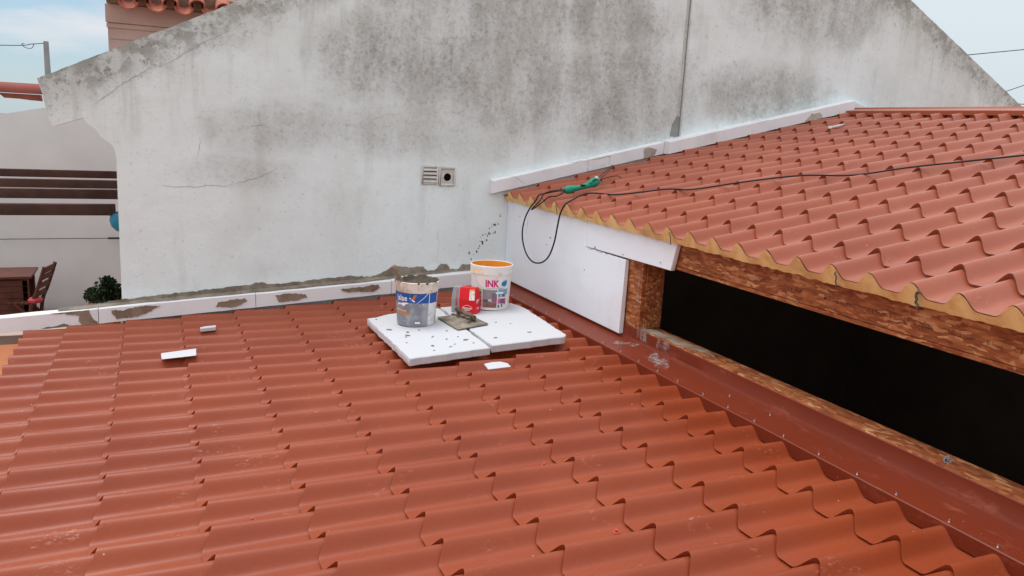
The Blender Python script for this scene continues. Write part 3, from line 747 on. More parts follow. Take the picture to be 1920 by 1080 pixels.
for (u, pts, yf) in ((u1, [(3.10, 4.345), (3.27, 4.372), (3.26, 4.34)], YW - 0.062), (u2, [(3.30, 4.375), (3.50, 4.42), (3.49, 4.35)], YW - 0.062), (u1, [(2.60, 4.235), (2.68, 4.20), (2.72, 4.17)], YW - 0.062), (u2, [(3.40, 4.335), (3.46, 4.345)], YW - 0.062)):
    ribbon(pts, 0.0022, yf, -0.002, 3).build('pencil_mark', CRK, u)
o = strip(6.09, 7.5, lambda x: zup(6.12) - 0.012 - (x - 6.09) * 0.23, 0.09, YR - 0.05, YR - 0.002, 'far white foam strip starting at the ridge and falling away behind the upper roof', 9)

# ------------------------------------------------------------------ foam cladding boards on the upper room
def yzboard(name, yz, xa, xb, mat, label, seed):
    b = MB(); b.prism([(xa, y, z) for y, z in yz], (xb - xa, 0, 0)); o = b.build(name, mat); bevel(o, 0.003, 1)
    tag(o, label, 'insulation board', 'white foam boards cladding the upper room'); return o
CL = eps_material('clad_foam', (231, 241, 251), 0.09)
yzboard('cladding_board', [(YW - 0.004, 3.388), (YW - 0.004, 4.040), (4.632, 4.040), (4.624, 3.853), (4.122, 3.851), (4.128, 3.385)], XF, XF + 0.030, CL, 'large white foam board cladding the upper room between gable wall and window opening', 1)
o = yzboard('cladding_board', [(4.628, 4.046), (4.620, 3.857), (3.648, 3.870), (3.604, 4.056)], XF + 0.001, XF + 0.031, CL, 'narrow white foam board under the eave reaching over the corner of the window opening', 2)
for (pts) in ([(4.63, 3.857), (4.48, 3.852), (4.35, 3.855), (4.12, 3.862)], [(5.55, 3.95), (5.56, 3.80)],):
    q = ribbon(pts, 0.0022, 0, 0, 5); q.v = [(XF - 0.0012, x, z) for x, _, z in q.v]; q.build('dirt_line', CRK, o)
DIRT = simple('dirt', (140, 140, 146), 0.9, 0.1, 0.1, 20)
for (y, z, r_) in ((5.15, 3.84, 0.010), (5.2, 3.78, 0.006), (4.62, 3.70, 0.007), (4.5, 3.868, 0.010), (4.15, 3.88, 0.006), (3.75, 3.90, 0.006), (5.7, 3.93, 0.008)):
    P = [(XF - 0.002, y + r_ * math.cos(a) * random.uniform(.6, 1.3), z + r_ * math.sin(a) * random.uniform(.5, 1.1)) for a in [k * math.pi / 4 for k in range(8)]]
    MB().add(P, [tuple(range(8))]).build('dirt_speck', DIRT, o)

# ------------------------------------------------------------------ foam boards lying on the lower roof
def tilt(x, y, z): return Matrix.Translation((x, y, z)) @ Matrix.Rotation(-SL, 4, 'Y')
def lying_board(corners, th, label, seed, specks):
    """corners: top outline in (x, y); lies on the roof crests"""
    base = 0.004
    P = ragged(corners, 0.0065, 0.009, seed)
    b = MB(); n = len(P)
    c = Vector((sum(p[0] for p in P) / n, sum(p[1] for p in P) / n))
    def ins(p, d): q = Vector(p); u = (c - q).normalized(); q = q + u * d; return (q.x, q.y)
    rings = [([ins(p, 0.004) for p in P], 0.0), (P, 0.004), (P, th - 0.005), ([ins(p, 0.005) for p in P], th - 0.0005)]
    for k, (ring, h) in enumerate(rings):
        for (x, y) in ring: b.v.append((x, y, zlow(x) + base + h))
    for k in range(3):
        for i in range(n): b.f.append((k * n + i, k * n + (i + 1) % n, (k + 1) * n + (i + 1) % n, (k + 1) * n + i))
    b.f.append(tuple(range(n))[::-1]); b.f.append(tuple(3 * n + i for i in range(n)))
    o = b.build('foam_board', EPSD, None, 35)
    tag(o, label, 'foam board', 'white foam boards lying on the lower roof')
    SPK = simple('mortar_spot', (132, 127, 121), 0.9, 0.15, 0.2, 60)
    for (x, y, rx, ry, a) in specks:
        q = MB(); Pk = []
        for k in range(14):
            t = 2 * math.pi * k / 14; r_ = random.uniform(0.75, 1.15)
            u, v_ = rx * r_ * math.cos(t), ry * r_ * math.sin(t)
            Pk.append((x + u * math.cos(a) - v_ * math.sin(a), y + u * math.sin(a) + v_ * math.cos(a)))
        q.prism([(px, py, zlow(px) + base + th + 0.0002) for px, py in Pk], (0, 0, 0.0025)); q.build('mortar_spot', SPK, o)
    return o
TB = 0.046
sp1 = [(1.66, 4.32, 0.017, 0.014, 0.2), (1.44, 4.28, 0.010, 0.012, 0), (1.56, 4.38, 0.007, 0.006, 0), (1.68, 4.24, 0.006, 0.006, 0), (1.39, 4.62, 0.009, 0.014, 0.3), (1.30, 4.72, 0.012, 0.02, 1.0), (1.37, 4.55, 0.012, 0.018, 0.6), (1.47, 4.64, 0.006, 0.008, 0),
       (1.50, 4.46, 0.022, 0.003, 0.9), (1.53, 4.22, 0.014, 0.003, 0.4), (1.32, 4.40, 0.005, 0.006, 0), (1.42, 4.19, 0.005, 0.005, 0), (1.29, 5.0, 0.006, 0.008, 0), (1.35, 4.52, 0.006, 0.006, 0), (1.57, 4.26, 0.008, 0.003, 0.5),
       (1.62, 4.55, 0.008, 0.006, 0.2), (1.66, 4.92, 0.012, 0.006, 0.1), (1.64, 4.40, 0.005, 0.005, 0)]
sp2 = [(2.08, 4.32, 0.016, 0.006, 0.1), (1.84, 4.29, 0.012, 0.008, 0.2), (1.98, 4.62, 0.006, 0.006, 0), (2.05, 4.55, 0.004, 0.004, 0)]
fb1 = lying_board([(1.250, 4.098), (1.733, 4.118), (1.752, 4.60), (1.762, 5.14), (1.52, 5.125), (1.40, 5.110), (1.30, 5.06), (1.243, 5.055)], TB, 'mortar-spotted white foam board lying under the grey-blue bucket, left of the pair', 41, sp1)
fb2 = lying_board([(1.760, 4.150), (2.238, 4.152), (2.262, 4.19), (2.315, 4.90), (2.285, 5.06), (2.18, 5.17), (1.782, 5.150)], TB, 'cleaner white foam board lying under the white paint bucket, right of the pair', 42, sp2)
def ztop(x): return zlow(x) + 0.004 + TB + 0.001

# ------------------------------------------------------------------ buckets
def cyl_map(u, v, R0, z0, R1, z1, a0, off):
    """u: metres along the circumference (to the right as seen), v: height -> point on the tapered wall"""
    r = R0 + (R1 - R0) * (v - z0) / (z1 - z0) + off
    a = a0 + u / ((R0 + R1) / 2)
    return (r * math.cos(a), r * math.sin(a), v)
def band(name, parent, u0, u1, v0, v1, bp, off, mat, edge=0.0, seed=0):
    nu, nv = max(2, int((u1 - u0) / 0.006)), max(2, int((v1 - v0) / 0.03))
    b = MB()
    for j in range(nv + 1):
        for i in range(nu + 1):
            u = u0 + (u1 - u0) * i / nu; v = v0 + (v1 - v0) * j / nv
            b.v.append(cyl_map(u, v, *bp, off))
    for j in range(nv):
        for i in range(nu): b.f.append((j * (nu + 1) + i, j * (nu + 1) + i + 1, (j + 1) * (nu + 1) + i + 1, (j + 1) * (nu + 1) + i))
    return b.build(name, mat, parent, 40)
def poly_on(name, parent, pts, bp, off, mat):
    v = [cyl_map(u, w, *bp, off) for u, w in pts]
    return MB().add(v, [tuple(range(len(v)))]).build(name, mat, parent)
def text_on(parent, body, u, v, size, bp, off, mat, bold=0.0, name='lettering', sx=1.0, rot=0.0, shear=0.0):
    tv, tf = text_mesh(body, size, bold, shear); c, s = math.cos(rot), math.sin(rot)
    return MB().add([cyl_map(u + p.x * sx * c - p.y * s, v + p.x * sx * s + p.y * c, *bp, off) for p in tv], tf).build(name, mat, parent)

def facing(x, y): return math.atan2(-y, -x)      # angle on the bucket that looks back to the camera

def splat(rgb, dirt=(150, 138, 126), amt=0.5, sc=16, lo=0.52):
    M_ = Mat('stained_print', lin(*rgb), 0.5, 0.35)
    M_.over(M_.math('MULTIPLY', M_.ramp(M_.noise(sc, 6, 0.7), lo, lo + 0.16), amt), lin(*dirt))
    M_.over(M_.math('MULTIPLY', M_.ramp(M_.noise(sc * 4, 5, 0.7), 0.55, 0.7), amt * 0.6), lin(*dirt))
    return M_.m
# --- bucket 1: mortar bucket
RB0, RB1, HB = 0.112, 0.128, 0.246
bx, by = 1.505, 4.822
pail = empty('mortar_bucket', (bx, by, ztop(bx) - 0.004)); 
pail.scale = (1.08, 1.08, 1.16)
tag(pail, 'dirty blue and grey labelled plastic bucket full of wet mortar', 'bucket')
BW = splat((226, 216, 204), (176, 160, 142), 0.8, 14, 0.45)
prof = [(0.0, 0.004), (RB0 - 0.006, 0.003), (RB0, 0.008), (RB0 + 0.0125, 0.192), (RB0 + 0.0145, 0.194), (RB0 + 0.0165, 0.198), (RB1 + 0.001, 0.238), (RB1 + 0.003, HB), (RB1 - 0.003, HB + 0.002), (RB1 - 0.008, HB - 0.004), (RB1 - 0.010, 0.2), (RB0 - 0.004, 0.02), (0, 0.018)]
MB().lathe(prof, 64).build('bucket_body', BW, pail, 35)
bp = (RB0, 0.008, RB0 + 0.0125, 0.192, facing(bx, by))
BLUE = splat((28, 84, 160), (120, 140, 170), 0.4, 18); GREYL = splat((126, 130, 142), (170, 172, 176), 0.75, 11, 0.44); WSTR = splat((226, 228, 230), (170, 164, 156), 0.6, 12)
band('label_blue', pail, -0.175, 0.080, 0.136, 0.190, bp, 0.0008, BLUE)
band('label_grey', pail, -0.175, 0.072, 0.006, 0.136, bp, 0.0008, GREYL)
band('label_white', pail, 0.0735, 0.140, 0.010, 0.134, bp, 0.0008, WSTR)
band('label_white', pail, 0.0735, 0.078, 0.134, 0.190, bp, 0.0016, WSTR)
band('label_blue', pail, 0.080, 0.150, 0.134, 0.190, bp, 0.0008, BLUE)
WT = splat((236, 238, 240), (180, 180, 184), 0.3)
text_on(pail, 'ialae', -0.128, 0.146, 0.046, bp, 0.0022, WT, 0.0007, sx=0.92)
for k, (c_, du) in enumerate((((214, 150, 60), 0.0), ((196, 96, 52), 0.010), ((60, 72, 96), -0.004))):
    poly_on('emblem', pail, [(-0.030 + du, 0.158), (-0.022 + du, 0.156), (-0.008 + du, 0.182), (-0.018 + du, 0.184)], bp, 0.002 + 0.0003 * k, splat(c_, (200, 190, 170), 0.2))
poly_on('emblem', pail, [(-0.042, 0.164), (-0.036, 0.168), (-0.006, 0.146), (-0.014, 0.143)], bp, 0.0032, WT)
P = ragged([(-0.125, 0.128), (-0.055, 0.138), (-0.045, 0.134), (-0.068, 0.124), (-0.075, 0.114), (-0.09, 0.122), (-0.12, 0.120)], 0.004, 0.004, 3); poly_on('paint_splash', pail, P, bp, 0.0026, WT)
P = ragged([(-0.135, 0.088), (-0.05, 0.088), (-0.042, 0.080), (-0.044, 0.068), (-0.07, 0.070), (-0.11, 0.073), (-0.13, 0.076)], 0.004, 0.004, 5); poly_on('paint_splash', pail, P, bp, 0.0026, splat((190, 128, 84), (150, 104, 74), 0.6))
P = ragged([(-0.145, 0.096), (-0.06, 0.092), (-0.06, 0.088), (-0.145, 0.090)], 0.002, 0.004, 6); poly_on('paint_splash', pail, P, bp, 0.0034, splat((226, 208, 190), (180, 160, 140), 0.5))
P = ragged([(-0.05, 0.091), (-0.036, 0.098), (-0.032, 0.094), (-0.046, 0.086)], 0.002, 0.003, 7); poly_on('paint_splash', pail, P, bp, 0.0034, splat((160, 130, 100), (120, 100, 80), 0.5))
band('label_small_print', pail, -0.006, 0.024, 0.022, 0.032, bp, 0.0022, WT)
for (u, v, t_) in ((-0.118, 0.052, 'tinta'), (-0.118, 0.041, 'exterior'), (-0.118, 0.030, 'mate lavavel'), (-0.018, 0.058, 'branco fosco'), (-0.018, 0.047, '15 litros')):
    text_on(pail, t_, u, v, 0.012, bp, 0.0020, splat((178, 184, 194), (150, 152, 160), 0.3))
poly_on('paint_splash', pail, [(0.041 + 0.003 * math.cos(a), 0.131 + 0.003 * math.sin(a)) for a in [k * math.pi / 5 for k in range(10)]], bp, 0.0026, WT)
# wire handle hanging down on the front
hp = []
for i in range(25):
    t = i / 24; u = -0.205 + 0.295 * t
    v = 0.200 - 0.125 * math.sin(math.pi * min(1, t * 1.02)) ** 1.0
    hp.append(cyl_map(u, v + 0.02 * (1 - t), *bp, 0.009))
MB().tube([cyl_map(0.066 - 0.072 * i / 10, 0.196 - 0.066 * i / 10, *bp, 0.006 + 0.010 * math.sin(math.pi * i / 10)) for i in range(11)], 0.0018, 6).build('handle_wire', STEEL, pail, 40)
# mortar surface
b = MB()
def heap(a, r, z): return 0.006 * mnoise.noise(Vector((r * math.cos(a) * 16, r * math.sin(a) * 16, 1))) + 0.010 * mnoise.noise(Vector((r * math.cos(a) * 45, r * math.sin(a) * 45, 5))) + (0.006 * max(0, math.cos(a - bp[4] - 2.6)) * r / 0.11)
b.lathe([(0.0, 0.214), (0.02, 0.214), (0.04, 0.216), (0.06, 0.218), (0.08, 0.222), (0.10, 0.230), (0.110, 0.236), (0.116, 0.240), (0.121, 0.243)], 72, jit=heap)
b.build('mortar', WET, pail, 60)
CRUST = mortar_material('rim_crust', (112, 102, 92), (84, 76, 68))
for k in range(34):
    a = random.uniform(0, 2 * math.pi); r_ = random.uniform(0.004, 0.011); rr_ = RB1 - 0.004 + random.uniform(-0.006, 0.004)
    c_ = (rr_ * math.cos(a), rr_ * math.sin(a), HB + random.uniform(-0.004, 0.006))
    MB().lathe([(0, r_ * 0.8), (r_ * 0.7, r_ * 0.5), (r_, 0), (r_ * 0.7, -r_ * 0.5), (0, -r_ * 0.8)], 7, c_, jit=lambda a_, r__, z_: random.uniform(-0.002, 0.002) if r__ else 0).build('mortar_crust', CRUST, pail, 60)
# trowel standing in the mortar: its own thing
tr_ = empty('trowel', (bx - 0.095, by + 0.02, ztop(bx) + 0.262)); tag(tr_, 'muddy wooden trowel handle sticking up out of the mortar bucket', 'trowel')
d_ = Vector((-0.060, -0.010, 0.118))
TW = mortar_material('muddy_wood', (158, 140, 120), (130, 112, 94))
MB().tube([d_ * t for t in (0.0, 0.12, 0.35, 0.6, 0.82, 0.95, 1.0)], [0.009, 0.013, 0.0125, 0.0135, 0.0155, 0.0125, 0.005], 14).build('handle', TW, tr_, 50)
MB().tube([d_ * t for t in (-0.45, -0.2, 0.05)], 0.005, 8).build('tang', STEEL, tr_, 50)
# --- bucket 2: white paint bucket
R20, R21, H2 = 0.119, 0.134, 0.272
cx2, cy2 = 2.103, 5.030
pail2 = empty('paint_bucket', (cx2, cy2, ztop(cx2) - 0.004)); pail2.scale = (1.07, 1.07, 1.13); tag(pail2, 'white plastic paint bucket with orange residue inside and bright pictures on its label', 'bucket')
W2 = splat((232, 230, 228), (206, 180, 150), 0.45, 10, 0.55)
prof = [(0.0, 0.004), (R20 - 0.006, 0.003), (R20, 0.008), (R20 + 0.012, 0.218), (R20 + 0.0155, 0.220), (R20 + 0.0175, 0.222), (R21 + 0.0035, 0.262), (R21 + 0.004, H2), (R21, H2 + 0.003), (R21 - 0.003, H2 - 0.002)]
MB().lathe(prof, 72).build('bucket_body', W2, pail2, 35)
OR = splat((226, 152, 46), (232, 196, 150), 0.7, 13, 0.55)
MB().lathe([(R21 - 0.003, H2 - 0.001), (R21 - 0.010, 0.2), (R20 - 0.004, 0.02), (0, 0.018)], 72).build('orange_lining', OR, pail2, 35)
bp2 = (R20, 0.008, R20 + 0.012, 0.218, facing(cx2, cy2))
band('paint_run', pail2, -0.16, -0.05, 0.223, 0.258, (R20 + 0.0175, 0.222, R21 + 0.0035, 0.262, bp2[4]), 0.001, splat((236, 214, 184), (232, 232, 230), 0.9, 22, 0.44))
MAG = splat((206, 32, 120), (222, 120, 170), 0.15); CY = splat((38, 140, 188), (60, 110, 150), 0.4)
text_on(pail2, 'INK', -0.035, 0.150, 0.058, bp2, 0.0018, MAG, 0.0022, sx=0.86)
P = [(0.078, 0.154), (0.094, 0.150), (0.108, 0.160), (0.112, 0.176), (0.106, 0.190), (0.092, 0.189), (0.076, 0.182), (0.068, 0.170), (0.070, 0.160)]
poly_on('drop_emblem', pail2, P, bp2, 0.0022, CY)
text_on(pail2, 'tintas', 0.072, 0.166, 0.014, bp2, 0.003, splat((30, 70, 110), (40, 80, 120), 0.2))
text_on(pail2, 'tinta plastica de qualidade', -0.03, 0.138, 0.011, bp2, 0.0018, splat((120, 118, 124), (160, 160, 160), 0.3))
def blk(u0, u1, v0, v1, rgb, off=0.0014, dirt=(170, 168, 168), amt=0.4, sc=20):
    band('label_picture', pail2, u0, u1, v0, v1, bp2, off, splat(rgb, dirt, amt, sc, 0.5))
blk(-0.050, 0.044, 0.022, 0.132, (140, 136, 138)); blk(-0.048, 0.042, 0.022, 0.052, (128, 92, 80), 0.002); blk(-0.048, 0.000, 0.054, 0.072, (84, 76, 78), 0.002, (130, 120, 118)); blk(-0.014, 0.008, 0.060, 0.074, (206, 204, 206), 0.0026)
blk(0.014, 0.042, 0.056, 0.090, (150, 90, 118), 0.0022, (110, 80, 96)); blk(0.010, 0.034, 0.074, 0.112, (112, 104, 116), 0.0018)
blk(0.050, 0.125, 0.100, 0.136, (116, 170, 202)); blk(0.050, 0.125, 0.020, 0.0995, (226, 226, 228)); blk(0.052, 0.068, 0.086, 0.108, (70, 148, 170), 0.002); blk(0.050, 0.112, 0.046, 0.078, (214, 66, 150), 0.002, (230, 140, 190)); blk(0.034, 0.086, 0.108, 0.118, (240, 240, 240), 0.0026)
blk(0.068, 0.100, 0.050, 0.076, (108, 96, 116), 0.0026, (60, 60, 70)); blk(0.076, 0.104, 0.088, 0.104, (110, 104, 108), 0.0022, (70, 66, 70)); blk(0.052, 0.062, 0.022, 0.040, (54, 50, 56), 0.0024, (90, 90, 90)); blk(0.076, 0.086, 0.026, 0.044, (50, 48, 54), 0.0024, (90, 90, 90)); blk(0.098, 0.108, 0.04, 0.06, (60, 60, 72), 0.0024, (90, 90, 90))
blk(-0.090, -0.058, 0.122, 0.134, (176, 190, 92)); blk(-0.092, -0.058, 0.098, 0.118, (140, 92, 78)); blk(-0.094, -0.058, 0.076, 0.094, (206, 60, 110)); blk(-0.094, -0.058, 0.05, 0.072, (96, 66, 70)); blk(-0.094, -0.058, 0.026, 0.046, (120, 110, 112))
MB().tube([cyl_map(-0.132 + 0.092 * i / 12, 0.228 - 0.092 * (i / 12) ** 0.85, *bp2, 0.005 + 0.008 * math.sin(math.pi * i / 12)) for i in range(13)], 0.0018, 6).build('handle_wire', STEEL, pail2, 40)
band('lid_tab', pail2, 0.045, 0.068, 0.226, 0.236, (R20 + 0.0175, 0.222, R21 + 0.0035, 0.262, bp2[4]), 0.003, splat((206, 204, 198), (180, 180, 176), 0.4))
band('paint_run', pail2, 0.040, 0.052, 0.236, 0.272, (R20 + 0.0175, 0.222, R21 + 0.0035, 0.262, bp2[4]), 0.003, W2)

# ------------------------------------------------------------------ red screw carton
e0 = Vector((1.802, 4.985)); e1 = Vector((1.933, 4.865))
ux = (e1 - e0).normalized(); fw = (e1 - e0).length; uy = Vector((-ux.y, ux.x))
ang = math.atan2(ux.y, ux.x)
bxo = empty('screw_carton', (e0.x, e0.y, ztop(e0.x)), ang); bxo.rotation_euler = (0, -SL * 0.8, ang)
tag(bxo, 'red and grey cardboard carton with white lettering, leaning between the two buckets', 'carton')
CD = 0.095; HK, HT = 0.094, 0.172; IN = 0.020
sw = fw * 0.33
def P3(u, d, z): return (u, d, z)
def fy(z): return 0.0 if z <= HK else IN * (z - HK) / (HT - HK)
RED = splat((222, 26, 40), (196, 30, 40), 0.3, 14); GRY = splat((150, 152, 156), (172, 172, 174), 0.4, 14); CWH = splat((238, 238, 238), (210, 210, 208), 0.4); 
def quad(name, pts, mat): return MB().add(pts, [tuple(range(len(pts)))]).build(name, mat, bxo)
b = MB(); F = [P3(sw, 0, 0), P3(fw, 0, 0), P3(fw, 0, HK), P3(fw - 0.006, fy(HT), HT), P3(sw, fy(HT), HT), P3(sw, 0, HK)]
b.add(F, [(0, 1, 2, 5), (5, 2, 3, 4)])
b.add([P3(fw, 0, 0), P3(fw, CD, 0), P3(fw, CD, HK), P3(fw - 0.006, CD - IN, HT), P3(fw - 0.006, fy(HT), HT), P3(fw, 0, HK)], [(0, 1, 2, 5), (5, 2, 3, 4)])
b.add([P3(sw, fy(HT), HT), P3(fw - 0.006, fy(HT), HT), P3(fw - 0.006, CD - IN, HT), P3(sw, CD - IN, HT)], [(0, 1, 2, 3)])
b.build('carton_front', RED, bxo)
b = MB(); b.add([P3(0, 0.006, 0), P3(sw, 0, 0), P3(sw, 0, HK), P3(sw, fy(HT), HT), P3(0.008, fy(HT) + 0.004, HT), P3(0, 0.006, HK)], [(0, 1, 2, 5), (5, 2, 3, 4)])
b.add([P3(0, 0.006, 0), P3(0, CD, 0), P3(0, CD, HK), P3(0.008, CD - IN, HT), P3(0.008, fy(HT) + 0.004, HT), P3(0, 0.006, HK)], [(0, 1, 2, 5), (5, 2, 3, 4)])
b.add([P3(0, CD, 0), P3(fw, CD, 0), P3(fw, CD, HK), P3(fw - 0.006, CD - IN, HT), P3(0.008, CD - IN, HT), P3(0, CD, HK)], [(0, 1, 2, 5), (5, 2, 3, 4)])
b.add([P3(0.008, fy(HT) + 0.004, HT), P3(sw, fy(HT), HT), P3(sw, CD - IN, HT), P3(0.008, CD - IN, HT)], [(0, 1, 2, 3)])
b.build('carton_side', GRY, bxo)
o2 = -0.0016
quad('carton_sticker', [P3(fw - 0.046, fy(0.094) + o2, 0.092), P3(fw - 0.008, fy(0.094) + o2, 0.092), P3(fw - 0.012, fy(0.162) + o2, 0.160), P3(fw - 0.046, fy(0.162) + o2, 0.160)], CWH)
quad('carton_sticker', [P3(fw - 0.046, fy(0.156) + 2 * o2, 0.154), P3(fw - 0.012, fy(0.156) + 2 * o2, 0.154), P3(fw - 0.012, fy(0.166) + 2 * o2, 0.165), P3(fw - 0.046, fy(0.166) + 2 * o2, 0.165)], splat((236, 160, 60), (230, 190, 120), 0.3))
for k in range(7):
    z = 0.098 + k * 0.0075
    quad('sticker_print', [P3(fw - 0.041, fy(z) + 2.2 * o2, z), P3(fw - 0.022 - 0.004 * (k % 3), fy(z) + 2.2 * o2, z), P3(fw - 0.022 - 0.004 * (k % 3), fy(z) + 2.2 * o2, z + 0.002), P3(fw - 0.041, fy(z) + 2.2 * o2, z + 0.002)], splat((170, 172, 186), (200, 200, 206), 0.3))
quad('sticker_print', [P3(fw - 0.020, fy(0.132) + 2.2 * o2, 0.130), P3(fw - 0.012, fy(0.132) + 2.2 * o2, 0.130), P3(fw - 0.012, fy(0.136) + 2.2 * o2, 0.1345), P3(fw - 0.020, fy(0.136) + 2.2 * o2, 0.1345)], splat((60, 60, 70), (80, 80, 90), 0.2))
quad('carton_corner', [P3(fw - o2, 0.016, 0.064), P3(fw - o2, 0.060, 0.088), P3(fw - o2, 0.070, 0.0935), P3(fw - o2, 0.012, 0.0935)], splat((228, 206, 200), (200, 190, 186), 0.3))
# house-shaped emblem and lettering on the red face
xc = sw + (fw - sw) * 0.50; lw = 0.0011
em = MB()
hw = 0.036
pts = [(xc - hw, 0.030), (xc + hw, 0.030), (xc + hw, 0.043), (xc + 0.006, 0.057), (xc - 0.006, 0.057), (xc - hw, 0.043)]
em.tube([(u, -0.0006, z) for u, z in pts + [pts[0]]], 0.0010, 5)
em.build('emblem', CWH, bxo, 40)
def box_text(body, u, z, size, bold, mat, rot=0.0, yoff=-0.0014, slant=False):
    tv, tf = text_mesh(body, size, bold); c, s = math.cos(rot), math.sin(rot); out = []
    for p in tv:
        uu, zz = u + p.x * c - p.y * s, z + p.x * s + p.y * c
        out.append((uu, fy(zz) + yoff + (0.012 * (1 - uu / sw) if slant else 0), zz))
    return MB().add(out, tf).build('lettering', mat, bxo)
box_text('Wkret-met', xc - 0.033, 0.0335, 0.0135, 0.0006, CWH)
box_text('KLIMAS', xc - 0.021, 0.019, 0.0115, 0.0005, CWH)
box_text('KLIMAS', sw * 0.78, 0.014, 0.027, 0.0009, splat((196, 46, 64), (170, 90, 100), 0.4), R(90), -0.003, True)
box_text('WKRET', sw * 0.80, 0.100, 0.0215, 0.0007, splat((176, 112, 122), (160, 120, 126), 0.4), R(90), -0.003, True)
tv, tf = text_mesh('KLIMAS', 0.014, 0.0005)
MB().add([(fw + 0.0016, 0.016 + p.x * 0.9, 0.030 + p.y) for p in tv], tf).build('lettering', CWH, bxo)

# ------------------------------------------------------------------ plasterer's float resting across the two boards
C4 = [Vector((1.661, 4.857)), Vector((1.685, 4.526)), Vector((1.907, 4.574)), Vector((1.868, 4.880))]
flo = empty('plaster_float', (1.78, 4.71, ztop(1.78))); tag(flo, 'mud-caked flat plastering float with handle lying across the two foam boards', 'float')
FM = mortar_material('caked_mortar', (152, 144, 130), (110, 103, 94))
b = MB(); zt = lambda x: (x - 1.78) * math.tan(SL) + 0.003
Pq = ragged([(c.x - 1.78, c.y - 4.71) for c in C4], 0.002, 0.015, 9)
b.prism([(x, y, zt(x + 1.78)) for x, y in Pq], (0, 0, 0.010)); o = b.build('float_plate', FM, flo); bevel(o, 0.003, 1, 50)
ins_ = [(0.86 * x, 0.86 * y) for x, y in Pq]
b = MB(); n = len(Pq)
for (sc_, h_) in ((0.90, 0.0105), (0.86, 0.013), (0.84, 0.0105)):
    b.v += [(x * sc_, y * sc_, zt(x * sc_ + 1.78) + h_) for x, y in Pq]
for r_ in range(2):
    for i in range(n): b.f.append((r_ * n + i, r_ * n + (i + 1) % n, (r_ + 1) * n + (i + 1) % n, (r_ + 1) * n + i))
b.build('mortar_ridge', FM, flo, 40)
h0, h1 = Vector((0.010, 0.155, 0.0)), Vector((0.052, -0.085, 0.0))
HM = mortar_material('caked_handle', (140, 128, 112), (80, 72, 62))
for t in (0.14, 0.86):
    p = h0.lerp(h1, t); q = MB(); q.tube([(p.x, p.y, zt(p.x + 1.78) + 0.008), (p.x, p.y, 0.030), (p.x, p.y, 0.048)], [0.016, 0.011, 0.012], 10); q.build('bracket', HM, flo, 50)
pts = [h0.lerp(h1, i / 14) + Vector((0.002 * math.sin(i * 2.1), 0.0, 0.050 + 0.004 * math.sin(i * 1.3))) for i in range(15)]
MB().tube(pts, [0.010 + 0.005 * abs(math.sin(i * 1.7)) for i in range(15)], 12).build('handle', HM, flo, 60)
LUMP = mortar_material('dark_lumps', (116, 106, 92), (74, 66, 58))
for k in range(16):
    t = random.random(); p = h0.lerp(h1, t); r_ = random.uniform(0.006, 0.014); px, py = p.x + random.gauss(0, 0.018), p.y + random.gauss(0, 0.012)
    MB().lathe([(0, r_ * 0.9), (r_ * 0.8, r_ * 0.55), (r_ * 1.2, 0)], 9, (px, py, zt(px + 1.78) + 0.010), jit=lambda a_, r__, z_: random.uniform(-0.002, 0.002) if r__ else 0).build('mortar_lump', LUMP, flo, 60)

# ------------------------------------------------------------------ foam scraps on the roofs
def scrap(pts, th, zf, label, slope, seed, lift=0.002):
    P = ragged(pts, 0.0018, 0.012, seed)
    b = MB(); b.prism([(x, y, zf(x) + lift) for x, y in P], (0, 0, th)); o = b.build('foam_scrap', EPSD); bevel(o, 0.002, 1, 60)
    tag(o, label, 'foam scrap', 'small white foam scraps on the roofs'); return o
scrap([(-0.004, 4.80), (0.181, 4.80), (0.187, 4.945), (-0.006, 4.925)], 0.004, lambda x: zlow(x) - 0.003, 'thin white foam offcut lying alone on the left of the lower roof', SL, 1)
scrap([(0.232, 5.405), (0.326, 5.41), (0.332, 5.455), (0.26, 5.452), (0.232, 5.438)], 0.024, lambda x: zlow(x) - 0.022, 'smallest white foam chip near the wall strip on the lower roof', SL, 2)
scrap([(1.632, 3.885), (1.766, 3.880), (1.772, 3.94), (1.745, 3.985), (1.70, 3.995), (1.647, 3.984)], 0.004, lambda x: zlow(x) - 0.003, 'white foam offcut with a curved edge in front of the two foam boards', SL, 3)
scrap([(5.174, 5.17), (5.20, 5.205), (5.28, 5.195), (5.36, 5.215), (5.34, 5.225), (5.24, 5.225), (5.215, 5.25), (5.19, 5.225)], 0.012, zup, 'jagged white scrap near the ridge of the upper roof', SU, 4)

# foil shred on the sill
b = MB()
for k in range(7):
    a = random.uniform(-0.5, 0.9); L = random.uniform(0.02, 0.05); cx, cy = 2.70 + random.gauss(0, 0.012), 1.93 + random.gauss(0, 0.02)
    b.box(-L / 2, L / 2, -0.002, 0.002, 0, 0.0012, Matrix.Translation((cx, cy, 3.456 + 0.0016 * k)) @ Matrix.Rotation(a, 4, 'Z'))
o = b.build('foil_shred', simple('blue_foil', (150, 176, 190), 0.35, 0.5, 0.2, 90)); tag(o, 'small crumpled pale blue foil shred on the strand-board sill of the opening', 'foil scrap')

